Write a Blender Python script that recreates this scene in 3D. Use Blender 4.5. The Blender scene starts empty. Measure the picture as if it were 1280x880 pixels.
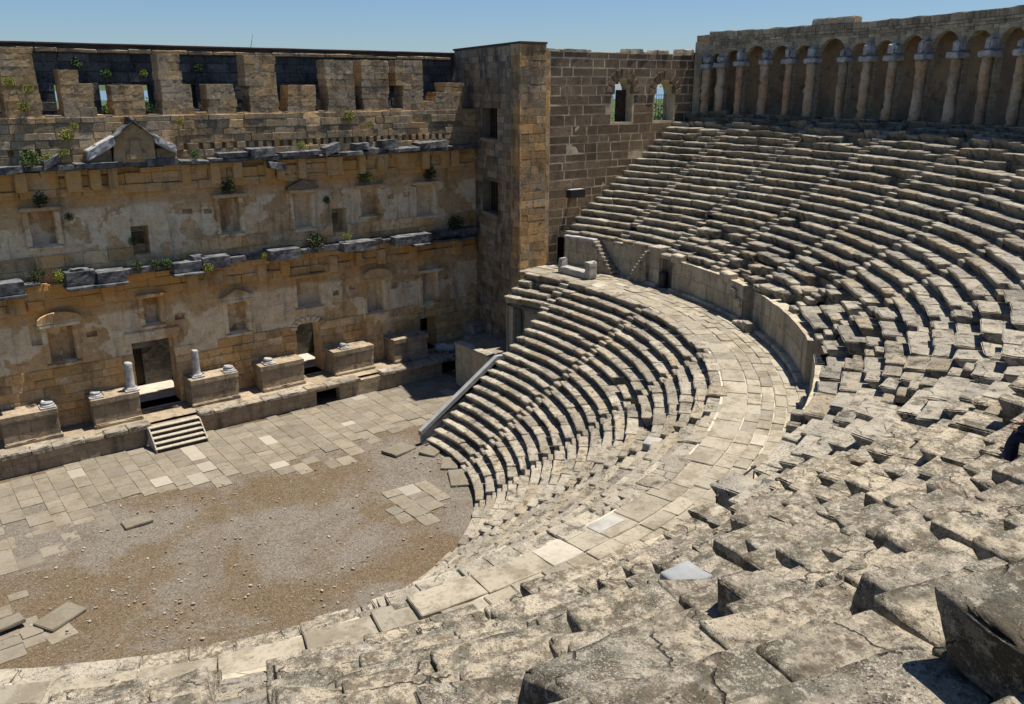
import bpy, math, random
import numpy as np
from math import radians as rad, sin, cos, pi
rng = np.random.default_rng(7)
random.seed(7)
SC = bpy.context.scene
COL = SC.collection
CAM = np.array([-12.376, -39.033, 20.5])

# ------------------------------------------------------------------ numeric noise
def _h(ix, iy, iz, s):
    n = (ix * 374761393 + iy * 668265263 + iz * 2147483647 + s * 974634777) & 0xffffffff
    n = ((n ^ (n >> 13)) * 1274126177) & 0xffffffff
    n = ((n ^ (n >> 16)) * 2246822519) & 0xffffffff
    return ((n ^ (n >> 15)) & 0xffff) / 32767.5 - 1.0
def vn(P, s=0):
    P = np.asarray(P, float)
    F = np.floor(P); f = P - F; F = F.astype(np.int64); f = f * f * (3 - 2 * f)
    x, y, z = F[:, 0], F[:, 1], F[:, 2]; a, b, c = f[:, 0], f[:, 1], f[:, 2]
    def L(u, v, t): return u + (v - u) * t
    return L(L(L(_h(x, y, z, s), _h(x+1, y, z, s), a), L(_h(x, y+1, z, s), _h(x+1, y+1, z, s), a), b),
             L(L(_h(x, y, z+1, s), _h(x+1, y, z+1, s), a), L(_h(x, y+1, z+1, s), _h(x+1, y+1, z+1, s), a), b), c)
def fbm(P, s=0, o=3):
    r = 0; a = 1.0; P = np.asarray(P, float)
    for k in range(o):
        r = r + a * vn(P * (2 ** k), s + 17 * k); a *= .5
    return r / 1.75

# ------------------------------------------------------------------ mesh helpers
def link(name, me, mat, parent=None, smooth=False):
    o = bpy.data.objects.new(name, me); COL.objects.link(o)
    if mat is not None: me.materials.append(mat)
    me.shade_smooth() if smooth else me.shade_flat()
    if parent is not None: o.parent = parent
    return o
class MB:
    def __init__(s): s.V = []; s.Q = []; s.T = []; s.n = 0
    def add(s, V, Q=None, T=None):
        V = np.asarray(V, float).reshape(-1, 3)
        if Q is not None and len(Q): s.Q.append(np.asarray(Q, int).reshape(-1, 4) + s.n)
        if T is not None and len(T): s.T.append(np.asarray(T, int).reshape(-1, 3) + s.n)
        s.V.append(V); s.n += len(V)
    def build(s, name, mat, parent=None, smooth=False, origin=None):
        V = np.concatenate(s.V)
        if origin is not None: V = V - np.asarray(origin)
        Q = np.concatenate(s.Q) if s.Q else np.zeros((0, 4), int)
        T = np.concatenate(s.T) if s.T else np.zeros((0, 3), int)
        me = bpy.data.meshes.new(name)
        me.vertices.add(len(V)); me.vertices.foreach_set('co', V.ravel().astype(np.float32))
        me.loops.add(Q.size + T.size); me.loops.foreach_set('vertex_index', np.concatenate([Q.ravel(), T.ravel()]).astype(np.int32))
        me.polygons.add(len(Q) + len(T))
        st = np.concatenate([np.arange(len(Q)) * 4, len(Q) * 4 + np.arange(len(T)) * 3])
        me.polygons.foreach_set('loop_start', st.astype(np.int32))
        me.update(calc_edges=True); me.validate()
        o = link(name, me, mat, parent, smooth)
        if origin is not None and parent is None: o.location = origin
        return o
    def tube(s, pts, rads, n=12, caps=True):
        pts = [np.array(p, float) for p in pts]
        rings = []
        for i, p in enumerate(pts):
            d = pts[min(i+1, len(pts)-1)] - pts[max(i-1, 0)]; d /= np.linalg.norm(d) + 1e-9
            h = np.array([0, 0, 1.]) if abs(d[2]) < .9 else np.array([1., 0, 0])
            u = np.cross(d, h); u /= np.linalg.norm(u); v = np.cross(d, u)
            t = np.arange(n) * 2 * pi / n
            rings.append(p + rads[i] * (np.cos(t)[:, None] * u + np.sin(t)[:, None] * v))
        V = np.concatenate(rings); Q = []
        for i in range(len(pts) - 1):
            for k in range(n):
                Q.append((i*n+k, (i+1)*n+k, (i+1)*n+(k+1) % n, i*n+(k+1) % n))
        T = []
        if caps:
            V = np.concatenate([V, [pts[0]], [pts[-1]]]); a = len(V) - 2; b = a + 1; m = (len(pts)-1)*n
            for k in range(n):
                T.append((a, k, (k+1) % n)); T.append((b, m+(k+1) % n, m+k))
        s.add(V, Q, T)
_top = {}
def topo(nx, ny, nz):
    k = (nx, ny, nz)
    if k in _top: return _top[k]
    ids = {}; idx = []; Q = []
    def g(i, j, l):
        t = (i, j, l)
        if t not in ids: ids[t] = len(idx); idx.append(t)
        return ids[t]
    for i in range(nx):
        for j in range(ny):
            Q.append((g(i,j,nz), g(i+1,j,nz), g(i+1,j+1,nz), g(i,j+1,nz)))
            Q.append((g(i,j,0), g(i,j+1,0), g(i+1,j+1,0), g(i+1,j,0)))
        for l in range(nz):
            Q.append((g(i,0,l), g(i+1,0,l), g(i+1,0,l+1), g(i,0,l+1)))
            Q.append((g(i,ny,l), g(i,ny,l+1), g(i+1,ny,l+1), g(i+1,ny,l)))
    for j in range(ny):
        for l in range(nz):
            Q.append((g(0,j,l), g(0,j,l+1), g(0,j+1,l+1), g(0,j+1,l)))
            Q.append((g(nx,j,l), g(nx,j+1,l), g(nx,j+1,l+1), g(nx,j,l+1)))
    _top[k] = (np.array(idx), np.array(Q)); return _top[k]
def lines(L, cell, e):
    n = max(1, int(round((L - 2*e) / cell)))
    return np.concatenate([[0], e + (L - 2*e) * np.arange(n+1) / n, [L]])
def stone(L, D, H, cell=.5, e=.04, rough=.015, erode=1.0, seed=0, fine=0.0, skew=0.0):
    """weathered block in local coords x[-L/2,L/2] y[0,D] z[-H,0]"""
    e = min(e, L*.2, D*.2, H*.2)
    lx, ly, lz = lines(L, cell, e), lines(D, cell, e), lines(H, cell, e)
    idx, Q = topo(len(lx)-1, len(ly)-1, len(lz)-1)
    P = np.stack([lx[idx[:, 0]], ly[idx[:, 1]], lz[idx[:, 2]]], 1)
    nmax = np.array([len(lx)-1, len(ly)-1, len(lz)-1])
    b = ((idx == 0).astype(float) - (idx == nmax).astype(float))
    cnt = np.abs(b).sum(1)
    off = np.array([seed * 3.17 % 97, seed * 1.71 % 89, seed * 2.39 % 83])
    N1 = fbm(P * 1.9 + off, 3, 2)
    N2 = vn(P * 3.3 + off, 7); amt = e * erode * (np.clip(.45 + .8 * N1, .12, 1.3) + 2.2 * np.clip(N2 - .35, 0, 1))
    P = P + b * (amt * np.where(cnt >= 2, 1, 0) * np.where(cnt == 3, 1.25, 1))[:, None]
    if rough:
        for ax in range(3):
            P[:, ax] += rough * fbm(P * 1.6 + off + 11.3 * ax, 5 + ax, 2)
    if fine:
        f = fbm(P * 7 + off, 9, 3); P += b * (fine * (f + .4 * np.minimum(0, vn(P * 16 + off, 4))))[:, None]
    if skew:
        rs = np.random.default_rng(seed + 991); c = rs.uniform(-skew, skew, (2, 2, 2, 3)); t = np.clip(P / np.array([L, D, H]), 0, 1)
        for i in (0, 1):
            for j in (0, 1):
                for k in (0, 1):
                    w = (t[:, 0] if i else 1-t[:, 0]) * (t[:, 1] if j else 1-t[:, 1]) * (t[:, 2] if k else 1-t[:, 2]); P = P + w[:, None] * c[i, j, k]
    P[:, 0] -= L / 2; P[:, 2] -= H
    return P, Q
def yaw(P, a):
    c, s = cos(a), sin(a); return np.stack([P[:, 0]*c - P[:, 1]*s, P[:, 0]*s + P[:, 1]*c, P[:, 2]], 1)
def polar(P, r0, a, z, rm):
    ang = a + P[:, 0] / rm; r = r0 + P[:, 1]
    return np.stack([r*np.cos(ang), -r*np.sin(ang), z + P[:, 2]], 1)
def box(mb, x0, x1, y0, y1, z0, z1, cell=.5, e=.03, rough=.01, erode=1., seed=0, rot=0, fine=0):
    P, Q = stone(x1-x0, y1-y0, z1-z0, cell, e, rough, erode, seed, fine)
    if rot:
        P[:, 1] -= (y1-y0)/2; P = yaw(P, rot); P[:, 1] += (y1-y0)/2
    mb.add(P + np.array([(x0+x1)/2, y0, z1]), Q)
def frame(O, dx):
    dx = np.array([dx[0], dx[1], 0.]); dx /= np.linalg.norm(dx); dy = np.array([-dx[1], dx[0], 0.]); O = np.array(O, float)
    return lambda P: O + P[:, :1]*dx + P[:, 1:2]*dy + P[:, 2:]*np.array([0, 0, 1.])
def pframe(R, z=0):
    return lambda P: np.stack([(R+P[:, 1])*np.cos(P[:, 0]/R), -(R+P[:, 1])*np.sin(P[:, 0]/R), P[:, 2]+z], 1)
ident = lambda P: P
def grid_lines(a, b, cell, extra):
    ex = sorted(set([a, b] + [round(x, 4) for x in extra if a < x < b])); out = []
    for u, v in zip(ex[:-1], ex[1:]):
        n = max(1, int(round((v-u)/cell))); out += list(u + (v-u)*np.arange(n)/n)
    return np.array(out + [ex[-1]])
def wall(mb, x0, x1, z0, z1, ops=(), y0=0., thick=1., cell=.35, rough=.03, fr=ident, top_rough=0., back=True, seed=0, wob=0.0):
    """wall with real openings. ops: (xa,xb,za,zb,depth|None,arch)"""
    X = grid_lines(x0, x1, cell, [v for o in ops for v in o[:2]])
    Z = grid_lines(z0, z1, cell, [v for o in ops for v in o[2:4]])
    def fy(x, z):
        P = np.stack([x, np.full_like(x, seed*5.3), z], 1); return y0 + rough*fbm(P*1.3, 21+seed, 3) + wob*vn(P*.25, 31+seed)
    def fz(x, z):
        if not top_rough: return z
        return np.where(z > z1-1e-4, z + top_rough*fbm(np.stack([x*1.2, x*0, x*0+seed], 1), 8, 3), z)
    GX, GZ = np.meshgrid(X, Z, indexing='ij'); gx, gz = GX.ravel(), GZ.ravel(); nz = len(Z)
    cx = (X[:-1]+X[1:])/2; cz = (Z[:-1]+Z[1:])/2
    CX, CZ = np.meshgrid(cx, cz, indexing='ij')
    hole = np.zeros(CX.shape, bool); through = np.zeros(CX.shape, bool)
    for o in ops:
        m = (CX > o[0]) & (CX < o[1]) & (CZ > o[2]) & (CZ < o[3]); hole |= m
        if o[4] is None: through |= m
    I, J = np.nonzero(~hole)
    q = np.stack([I*nz+J, (I+1)*nz+J, (I+1)*nz+J+1, I*nz+J+1], 1)
    mb.add(fr(np.stack([gx, fy(gx, gz), fz(gx, gz)], 1)), q)
    if back:
        I, J = np.nonzero(~through)
        q = np.stack([I*nz+J, I*nz+J+1, (I+1)*nz+J+1, (I+1)*nz+J], 1)
        mb.add(fr(np.stack([gx, np.full_like(gx, y0+thick), fz(gx, gz)], 1)), q)
    def strip(xs, zs, d0, d1, flip):
        n = len(xs); nd = 3
        V = []
        for k in range(nd):
            t = k/(nd-1); V.append(np.stack([xs, d0*(1-t)+d1*t, zs], 1))
        V = np.concatenate(V); Q = []
        for k in range(nd-1):
            for i in range(n-1):
                a = (k*n+i, k*n+i+1, (k+1)*n+i+1, (k+1)*n+i); Q.append(a if not flip else a[::-1])
        mb.add(fr(V), Q)
    full = lambda v, ref: np.full(len(ref), float(v))
    for z, fl in ((z1, False), ):
        strip(X, fz(X, full(z, X)), fy(X, full(z, X)), full(y0+thick, X), fl)
    for x, fl in ((x0, False), (x1, True)):
        zs = fz(full(x, Z), Z); strip(full(x, Z), zs, fy(full(x, Z), Z), full(y0+thick, Z), fl)
    for o in ops:
        xa, xb, za, zb, d = o[:5]; arch = len(o) > 5 and o[5]
        D = y0 + (thick if d is None else d)
        xs = X[(X >= xa-1e-4) & (X <= xb+1e-4)]; zs = Z[(Z >= za-1e-4) & (Z <= zb+1e-4)]
        strip(xs, full(za, xs), fy(xs, full(za, xs)), full(D, xs), False)
        strip(xs, full(zb, xs), fy(xs, full(zb, xs)), full(D, xs), True)
        strip(full(xa, zs), zs, fy(full(xa, zs), zs), full(D, zs), True)
        strip(full(xb, zs), zs, fy(full(xb, zs), zs), full(D, zs), False)
        if d is not None:
            mb.add(fr(np.array([[xa-.02, D, za-.02], [xb+.02, D, za-.02], [xb+.02, D, zb+.02], [xa-.02, D, zb+.02]])), [(0, 1, 2, 3)])
        if arch:
            r = (xb-xa)/2; cxm = (xa+xb)/2; zc = zb - r; n = 14
            for sgn in (-1, 1):
                t = np.linspace(0, pi/2, n+1)
                ax_ = cxm + sgn*r*np.cos(t); az = zc + r*np.sin(t); yf = float(y0) + .004; m = len(t)
                V = np.concatenate([np.stack([ax_, full(yf, t), az], 1), np.stack([full(cxm+sgn*r, t), full(yf, t), zc + (zb-zc)*t/(pi/2)], 1),
                                    np.stack([ax_, full(D, t), az], 1), np.stack([cxm+sgn*r+0*t, full(D, t), zc+(zb-zc)*t/(pi/2)], 1)])
                # corner point: replace outer line by the L shaped corner (up then across)
                s_ = t/(pi/2)*2
                ox = np.where(s_ <= 1, cxm+sgn*r, cxm+sgn*r*(2-s_)); oz = np.where(s_ <= 1, zc + r*s_, zb)
                V[m:2*m, 0] = ox; V[m:2*m, 2] = oz; V[3*m:, 0] = ox; V[3*m:, 2] = oz
                Q = []
                for k in range(n):
                    Q += [(k, k+1, m+k+1, m+k), (k, 2*m+k, 2*m+k+1, k+1), (2*m+k, 3*m+k, 3*m+k+1, 2*m+k+1)]
                mb.add(fr(V), Q)
def ashlar_face(mb, x0, x1, z0, z1, ops, y0, fr, hlo=.5, hhi=.78, wlo=.9, whi=2.2, proud=.05, gap=.05, seed=0, rough=.012, e=.02, cell=.6, miss=.01):
    rs = random.Random(seed); z = z0; k = seed*1000
    while z < z1-.05:
        h = min(rs.uniform(hlo, hhi), z1-z); h = z1-z if z1-z-h < .2 else h; iv = [(x0, x1)]
        for o in ops:
            if o[2] < z+h*.6 and o[3] > z+h*.4:
                iv = [p for a, b in iv for p in ((a, min(b, o[0])), (max(a, o[1]), b)) if p[1]-p[0] > .12]
        for a, b in iv:
            x = a
            while x < b-.05:
                w = min(rs.uniform(wlo, whi), b-x); w = b-x if b-x-w < wlo*.5 else w; k += 1
                if rs.random() > miss:
                    g = gap*rs.uniform(.6, 1.3); g2 = gap*rs.uniform(.6, 1.3); pr = proud + rs.gauss(0, .25*proud)
                    P, Q = stone(max(.05, w-g), pr+.12, max(.05, h-g2), cell, e, rough, 1.2, k, .003, .006); P += np.array([x+w/2, y0-pr, z+h-g2/2]); mb.add(fr(P), Q)
                x += w
        z += h
def prism(mb, poly, axis, a0, a1):
    """extrude a 2D polygon; axis 'y': poly in xz, 'x': poly in yz, 'z': poly in xy"""
    n = len(poly); P = np.array(poly, float); V = []
    for a in (a0, a1):
        A = np.full(n, a)
        V.append({'y': np.stack([P[:, 0], A, P[:, 1]], 1), 'x': np.stack([A, P[:, 0], P[:, 1]], 1), 'z': np.stack([P[:, 0], P[:, 1], A], 1)}[axis])
    V = np.concatenate(V); Q = [(i, (i+1) % n, n+(i+1) % n, n+i) for i in range(n)]
    c = V[:n].mean(0); d = V[n:].mean(0); V = np.concatenate([V, [c, d]]); T = []
    for i in range(n):
        T += [(2*n, (i+1) % n, i), (2*n+1, n+i, n+(i+1) % n)]
    mb.add(V, Q, T)
def thing(name, label, cat, loc=(0, 0, 0), group=None):
    o = bpy.data.objects.new(name, None); COL.objects.link(o); o.location = loc; o.empty_display_size = .2
    tag(o, label, cat, group); return o
def tag(o, label=None, cat=None, group=None, kind=None):
    if label: o['label'] = label
    if cat: o['category'] = cat
    if group: o['group'] = group
    if kind: o['kind'] = kind
    return o

# ------------------------------------------------------------------ materials
class NT:
    def __init__(s, name):
        s.m = bpy.data.materials.new(name); s.m.use_nodes = True; s.t = s.m.node_tree; s.t.nodes.clear()
        s.geo = s.n('ShaderNodeNewGeometry'); s.pos = s.geo.outputs['Position']
    def n(s, t, **k):
        nd = s.t.nodes.new(t)
        for a, b in k.items(): setattr(nd, a, b)
        return nd
    def put(s, sock, v):
        if hasattr(v, 'is_linked') or isinstance(v, bpy.types.NodeSocket): s.t.links.new(v, sock)
        elif isinstance(v, (tuple, list)) and len(v) == 3 and sock.type == 'RGBA': sock.default_value = (*v, 1)
        else: sock.default_value = v
    def math(s, op, a, b=0., c=None, clamp=False):
        nd = s.n('ShaderNodeMath', operation=op, use_clamp=clamp); s.put(nd.inputs[0], a); s.put(nd.inputs[1], b)
        if c is not None: s.put(nd.inputs[2], c)
        return nd.outputs[0]
    def mul(s, v, k):
        nd = s.n('ShaderNodeVectorMath', operation='MULTIPLY'); s.put(nd.inputs[0], v); s.put(nd.inputs[1], k); return nd.outputs[0]
    def vadd(s, a, b):
        nd = s.n('ShaderNodeVectorMath', operation='ADD'); s.put(nd.inputs[0], a); s.put(nd.inputs[1], b); return nd.outputs[0]
    def noise(s, scale, det=4., rough=.6, vec=None, dist=0., off=(0, 0, 0), col=False):
        nd = s.n('ShaderNodeTexNoise'); v = vec if vec is not None else s.pos
        if any(off): v = s.vadd(v, off)
        s.put(nd.inputs['Vector'], v); nd.inputs['Scale'].default_value = scale; nd.inputs['Detail'].default_value = det
        nd.inputs['Roughness'].default_value = rough; nd.inputs['Distortion'].default_value = dist
        return nd.outputs[1 if col else 0]
    def vor(s, scale, vec=None, feat='F1', out='Distance', rand=1.):
        nd = s.n('ShaderNodeTexVoronoi', feature=feat); s.put(nd.inputs['Vector'], vec if vec is not None else s.pos)
        nd.inputs['Scale'].default_value = scale; nd.inputs['Randomness'].default_value = rand; return nd.outputs[out]
    def step(s, v, a, b, lo=0., hi=1.):
        nd = s.n('ShaderNodeMapRange', interpolation_type='SMOOTHSTEP'); s.put(nd.inputs[0], v)
        for i, x in enumerate((a, b, lo, hi)): nd.inputs[i+1].default_value = x
        return nd.outputs[0]
    def mix(s, f, a, b, mode='MIX'):
        nd = s.n('ShaderNodeMix', data_type='RGBA', blend_type=mode); s.put(nd.inputs[0], f); s.put(nd.inputs[6], a); s.put(nd.inputs[7], b); return nd.outputs[2]
    def sep(s, v):
        nd = s.n('ShaderNodeSeparateXYZ'); s.put(nd.inputs[0], v); return nd.outputs
    def comb(s, x, y, z=0.):
        nd = s.n('ShaderNodeCombineXYZ')
        for i, v in enumerate((x, y, z)): s.put(nd.inputs[i], v)
        return nd.outputs[0]
    def island(s): return s.geo.outputs['Random Per Island']
    def brick(s, vec, w, h, mortar=.02, smooth=.3, off=.5):
        nd = s.n('ShaderNodeTexBrick', offset=off); s.put(nd.inputs['Vector'], vec); nd.inputs['Scale'].default_value = 1.
        nd.inputs['Brick Width'].default_value = w; nd.inputs['Row Height'].default_value = h
        nd.inputs['Mortar Size'].default_value = mortar; nd.inputs['Mortar Smooth'].default_value = smooth
        nd.inputs['Color1'].default_value = (0, 0, 0, 1); nd.inputs['Color2'].default_value = (1, 1, 1, 1); nd.inputs['Mortar'].default_value = (.5, .5, .5, 1)
        nd.inputs['Bias'].default_value = 0.
        return nd.outputs['Fac'], nd.outputs['Color']
    def out(s, col, rough=.9, bump=None, dist=.02, strength=.6, spec=.15, metal=0., normal=None):
        b = s.n('ShaderNodeBsdfPrincipled'); o = s.n('ShaderNodeOutputMaterial')
        s.put(b.inputs['Base Color'], col); s.put(b.inputs['Roughness'], rough); b.inputs['Specular IOR Level'].default_value = spec
        b.inputs['Metallic'].default_value = metal
        if bump is not None:
            nd = s.n('ShaderNodeBump'); nd.inputs['Strength'].default_value = strength; nd.inputs['Distance'].default_value = dist
            s.put(nd.inputs['Height'], bump); s.t.links.new(nd.outputs[0], b.inputs['Normal'])
        s.t.links.new(b.outputs[0], o.inputs[0]); return s.m

def m_seat(name, A=(.41, .36, .275), B=(.27, .238, .185), dark=(.055, .045, .033), lich=.52, sp=1., tint=.35, mott=0.):
    s = NT(name)
    c = s.mix(s.step(s.noise(.55, 5, .62), .38, .64), A, B)
    r = s.island()
    c = s.mix(s.math('MULTIPLY', s.step(r, .55, 1.), .55), c, (.30, .27, .215))
    c = s.mix(s.math('MULTIPLY', s.step(s.math('FRACT', s.math('MULTIPLY', r, 7.31)), .6, 1.), .5), c, (.37, .285, .175))
    c = s.mix(s.math('MULTIPLY', s.step(s.noise(2.1, 8, .68, dist=.4), lich-.02, lich+.12), .72), c, dark)
    c = s.mix(s.math('MULTIPLY', s.step(s.noise(7., 6, .7, off=(3, 9, 1)), .56, .70), .55), c, dark)
    c = s.mix(s.math('MULTIPLY', s.step(s.noise(1.1, 6, .7, off=(9, 2, 4)), .57, .72), .5*sp), c, (.50, .465, .395))
    m1 = s.step(s.noise(1.7, 5, .65, off=(2, 2, 9)), .40, .60)
    if mott:
        c = s.mix(s.math('MULTIPLY', s.step(s.noise(3.4, 10, .78, off=(3, 3, 8)), .485, .56), mott), c, (.08, .06, .039))
        c = s.mix(s.math('MULTIPLY', s.step(s.noise(11., 8, .76, off=(8, 1, 8)), .53, .60), mott*.75), c, (.50, .44, .34))
    c = s.mix(s.math('MULTIPLY', s.math('MULTIPLY', s.step(s.noise(17., 5, .72, off=(6, 1, 3)), .50, .62), m1), .72), c, dark)
    c = s.mix(s.math('MULTIPLY', s.math('MULTIPLY', s.step(s.noise(75., 3, .6, off=(1, 5, 7)), .57, .63), s.step(s.noise(2.2, 4, .6, off=(7, 7, 1)), .45, .62)), .6*sp), c, (.56, .53, .46))
    c = s.mix(s.math('MULTIPLY', s.step(s.noise(55., 3, .6, off=(5, 3, 2)), .58, .66), .6), c, dark)
    wv = s.vadd(s.pos, s.mul(s.noise(3., 4, .6, col=True), (.35, .35, .35)))
    crack = s.math('MULTIPLY', s.step(s.vor(1.15, wv, 'DISTANCE_TO_EDGE'), .004, .016, 1., 0.), s.step(s.noise(.9, 3, .6, off=(1, 9, 9)), .50, .56))
    pit = s.math('MULTIPLY', s.step(s.vor(21., wv), .10, .24, 1., 0.), s.step(s.noise(1.9, 4, .6, off=(5, 2, 6)), .44, .58))
    c = s.mix(s.math('MULTIPLY', s.math('MAXIMUM', crack, s.math('MULTIPLY', pit, .75)), .9), c, (.03, .025, .02))
    v = s.math('ADD', s.math('MULTIPLY', s.math('FRACT', s.math('MULTIPLY', r, 13.7)), tint), 1.-tint*.55)
    c = s.mix(1., c, s.comb(v, v, v), 'MULTIPLY')
    h = s.math('ADD', s.math('MULTIPLY', s.noise(5, 9, .72), 1.), s.math('MULTIPLY', s.noise(24, 5, .7, off=(4, 4, 0)), .55))
    h = s.math('SUBTRACT', h, s.math('MULTIPLY', s.math('MAXIMUM', crack, pit), .5))
    return s.out(c, .92, h, .085, .9)
def m_ashlar(name, A, B, mortar, w=.95, h=.42, ms=.022, stain=(.07, .062, .052), st=.5, orange=None, oz=None, bias=.5, axis=0.35, lichen=None, vz=.22):
    s = NT(name); x, y, z = s.sep(s.pos)
    vec = s.comb(s.math('ADD', x, s.math('MULTIPLY', y, axis)), z)
    vec = s.vadd(vec, s.mul(s.vadd(s.noise(1.1, 3, .6, col=True), (-.5, -.5, -.5)), (.14, .10, 0)))
    f, bc = s.brick(vec, w, h, ms, .35)
    rv = s.sep(bc)[0]
    c = s.mix(s.noise(.6, 5, .65), A, B)
    c = s.mix(s.math('MULTIPLY', rv, .45), c, tuple(min(.6, v*1.55) for v in B))
    c = s.mix(s.math('MULTIPLY', s.step(s.noise(2.6, 7, .7), .45, .70), .55), c, tuple(v*.45 for v in A))
    if orange:
        g = s.step(s.noise(.42, 5, .6, off=(2, 7, 5)), .46, .62)
        if oz: g = s.math('MULTIPLY', g, s.step(z, oz[0], oz[1]))
        c = s.mix(s.math('MULTIPLY', g, .8), c, orange)
    mm = s.math('MULTIPLY', f, s.step(s.noise(.8, 3, .6, off=(5, 1, 8)), .30, .55, .25, .95))
    c = s.mix(mm, c, mortar)
    vs = s.mul(s.pos, (1.3, 1.3, vz))
    c = s.mix(s.math('MULTIPLY', s.step(s.noise(.9, 6, .66, vec=vs), .50, .66), st), c, stain)
    if lichen: c = s.mix(s.math('MULTIPLY', s.step(s.noise(9, 5, .7, off=(8, 8, 2)), .58, .68), .6), c, lichen)
    hgt = s.math('SUBTRACT', s.noise(4.5, 8, .7), s.math('MULTIPLY', f, .55))
    return s.out(c, .93, hgt, .06, .7)
def m_facade():
    s = NT('facade_stone'); x, y, z = s.sep(s.pos)
    vec = s.comb(s.math('ADD', x, s.math('MULTIPLY', y, .4)), z)
    vec = s.vadd(vec, s.mul(s.vadd(s.noise(1.0, 3, .6, col=True), (-.5, -.5, -.5)), (.26, .20, 0)))
    f, bc = s.brick(vec, 1.15, .55, .03, .4)
    rv = s.sep(bc)[0]
    c = s.mix(s.step(s.noise(.5, 6, .65), .3, .7), (.53, .35, .165), (.70, .51, .29))
    c = s.mix(s.math('MULTIPLY', rv, .5), c, (.36, .23, .115))
    c = s.mix(s.math('MULTIPLY', s.step(s.noise(1.5, 9, .74), .49, .64), .6), c, (.25, .15, .08))
    c = s.mix(s.math('MULTIPLY', s.step(s.noise(4.2, 7, .74, off=(9, 9, 1)), .50, .64), .6), c, (.68, .53, .33))
    # orange iron stain below the two entablatures
    band = s.math('MAXIMUM', s.math('MULTIPLY', s.step(z, 7.4, 8.8), s.step(z, 9.9, 10.1, 1., 0.)), s.math('MULTIPLY', s.step(z, 14.0, 14.6), s.step(z, 16.4, 16.8, 1., 0.)))
    og = s.math('MULTIPLY', s.step(s.noise(.75, 6, .65, off=(4, 4, 9)), .36, .60), s.math('ADD', s.math('MULTIPLY', band, .75), .16))
    c = s.mix(og, c, (.60, .33, .10))
    # mortar lines show where the render has fallen off
    mm = s.math('MULTIPLY', f, s.step(s.noise(.35, 4, .6, off=(1, 8, 3)), .42, .60, .04, .62))
    c = s.mix(mm, c, (.55, .42, .27))
    # surviving patches of pale plaster
    pz = s.math('MAXIMUM', s.math('MULTIPLY', s.step(z, 3.2, 5.2), s.step(z, 7.0, 8.2, 1., 0.)), s.math('MULTIPLY', s.step(z, 10.6, 11.4), s.step(z, 13.2, 14.4, 1., 0.)))
    pn = s.noise(.34, 9, .60, off=(11, 3, 2))
    pm = s.math('MULTIPLY', s.step(pn, .46, .475), s.step(pz, .2, .6))
    pc = s.mix(s.step(s.noise(1.8, 7, .7), .38, .66), (.80, .68, .47), (.64, .48, .29))
    c = s.mix(s.math('MULTIPLY', pm, .92), c, pc)
    # dark run-off stains
    vs = s.mul(s.pos, (1.25, 1., .17))
    ds = s.step(s.noise(.85, 7, .66, vec=vs), .52, .68)
    c = s.mix(s.math('MULTIPLY', ds, .52), c, (.085, .068, .050))
    c = s.mix(s.math('MULTIPLY', s.step(s.noise(7, 7, .74), .56, .67), .5), c, (.085, .062, .04))
    h = s.math('ADD', s.noise(3.4, 9, .7), s.math('MULTIPLY', pm, .28)); h = s.math('SUBTRACT', h, s.math('MULTIPLY', f, .3))
    return s.out(c, .95, h, .07, .75)
def m_block(name, A, B, dark, lich, tint=.5, orange=None, oz=None, big=.5):
    s = NT(name); r = s.island(); z = s.sep(s.pos)[2]
    c = s.mix(s.step(s.noise(.45, 5, .65), .35, .65), A, B)
    c = s.mix(s.math('MULTIPLY', s.step(s.math('FRACT', s.math('MULTIPLY', r, 7.7)), .55, 1.), .5), c, tuple(v*.55 for v in A))
    if orange:
        g = s.step(s.noise(.5, 6, .65, off=(2, 7, 5)), .44, .58)
        if oz: g = s.math('MULTIPLY', g, s.step(z, oz[0], oz[1]))
        c = s.mix(s.math('MULTIPLY', g, .8), c, orange)
    c = s.mix(s.math('MULTIPLY', s.step(s.noise(.8, 8, .7, vec=s.mul(s.pos, (1.2, 1.2, .5))), .49, .62), big), c, dark)
    c = s.mix(s.math('MULTIPLY', s.step(s.noise(3.1, 8, .74, off=(4, 1, 2)), .50, .64), .6), c, dark)
    c = s.mix(s.math('MULTIPLY', s.step(s.noise(6.5, 7, .74, off=(8, 8, 2)), .54, .66), .6), c, lich)
    v = s.math('ADD', s.math('MULTIPLY', r, tint), 1-tint*.5); c = s.mix(1., c, s.comb(v, v, v), 'MULTIPLY')
    return s.out(c, .93, s.noise(6, 9, .72), .035, .6)
def m_plain(name, A, B, sc=3., rough=.85, bumpd=.03, spots=None, spec=.2, metal=0., tint=0.):
    s = NT(name); c = s.mix(s.step(s.noise(sc, 7, .65), .35, .65), A, B)
    if spots: c = s.mix(s.math('MULTIPLY', s.step(s.noise(sc*3.1, 6, .7, off=(3, 1, 7)), .54, .68), .75), c, spots)
    if tint:
        v = s.math('ADD', s.math('MULTIPLY', s.island(), tint), 1-tint*.5); c = s.mix(1., c, s.comb(v, v, v), 'MULTIPLY')
    return s.out(c, rough, s.noise(sc*4, 6, .65), bumpd, .6, spec, metal)
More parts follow.
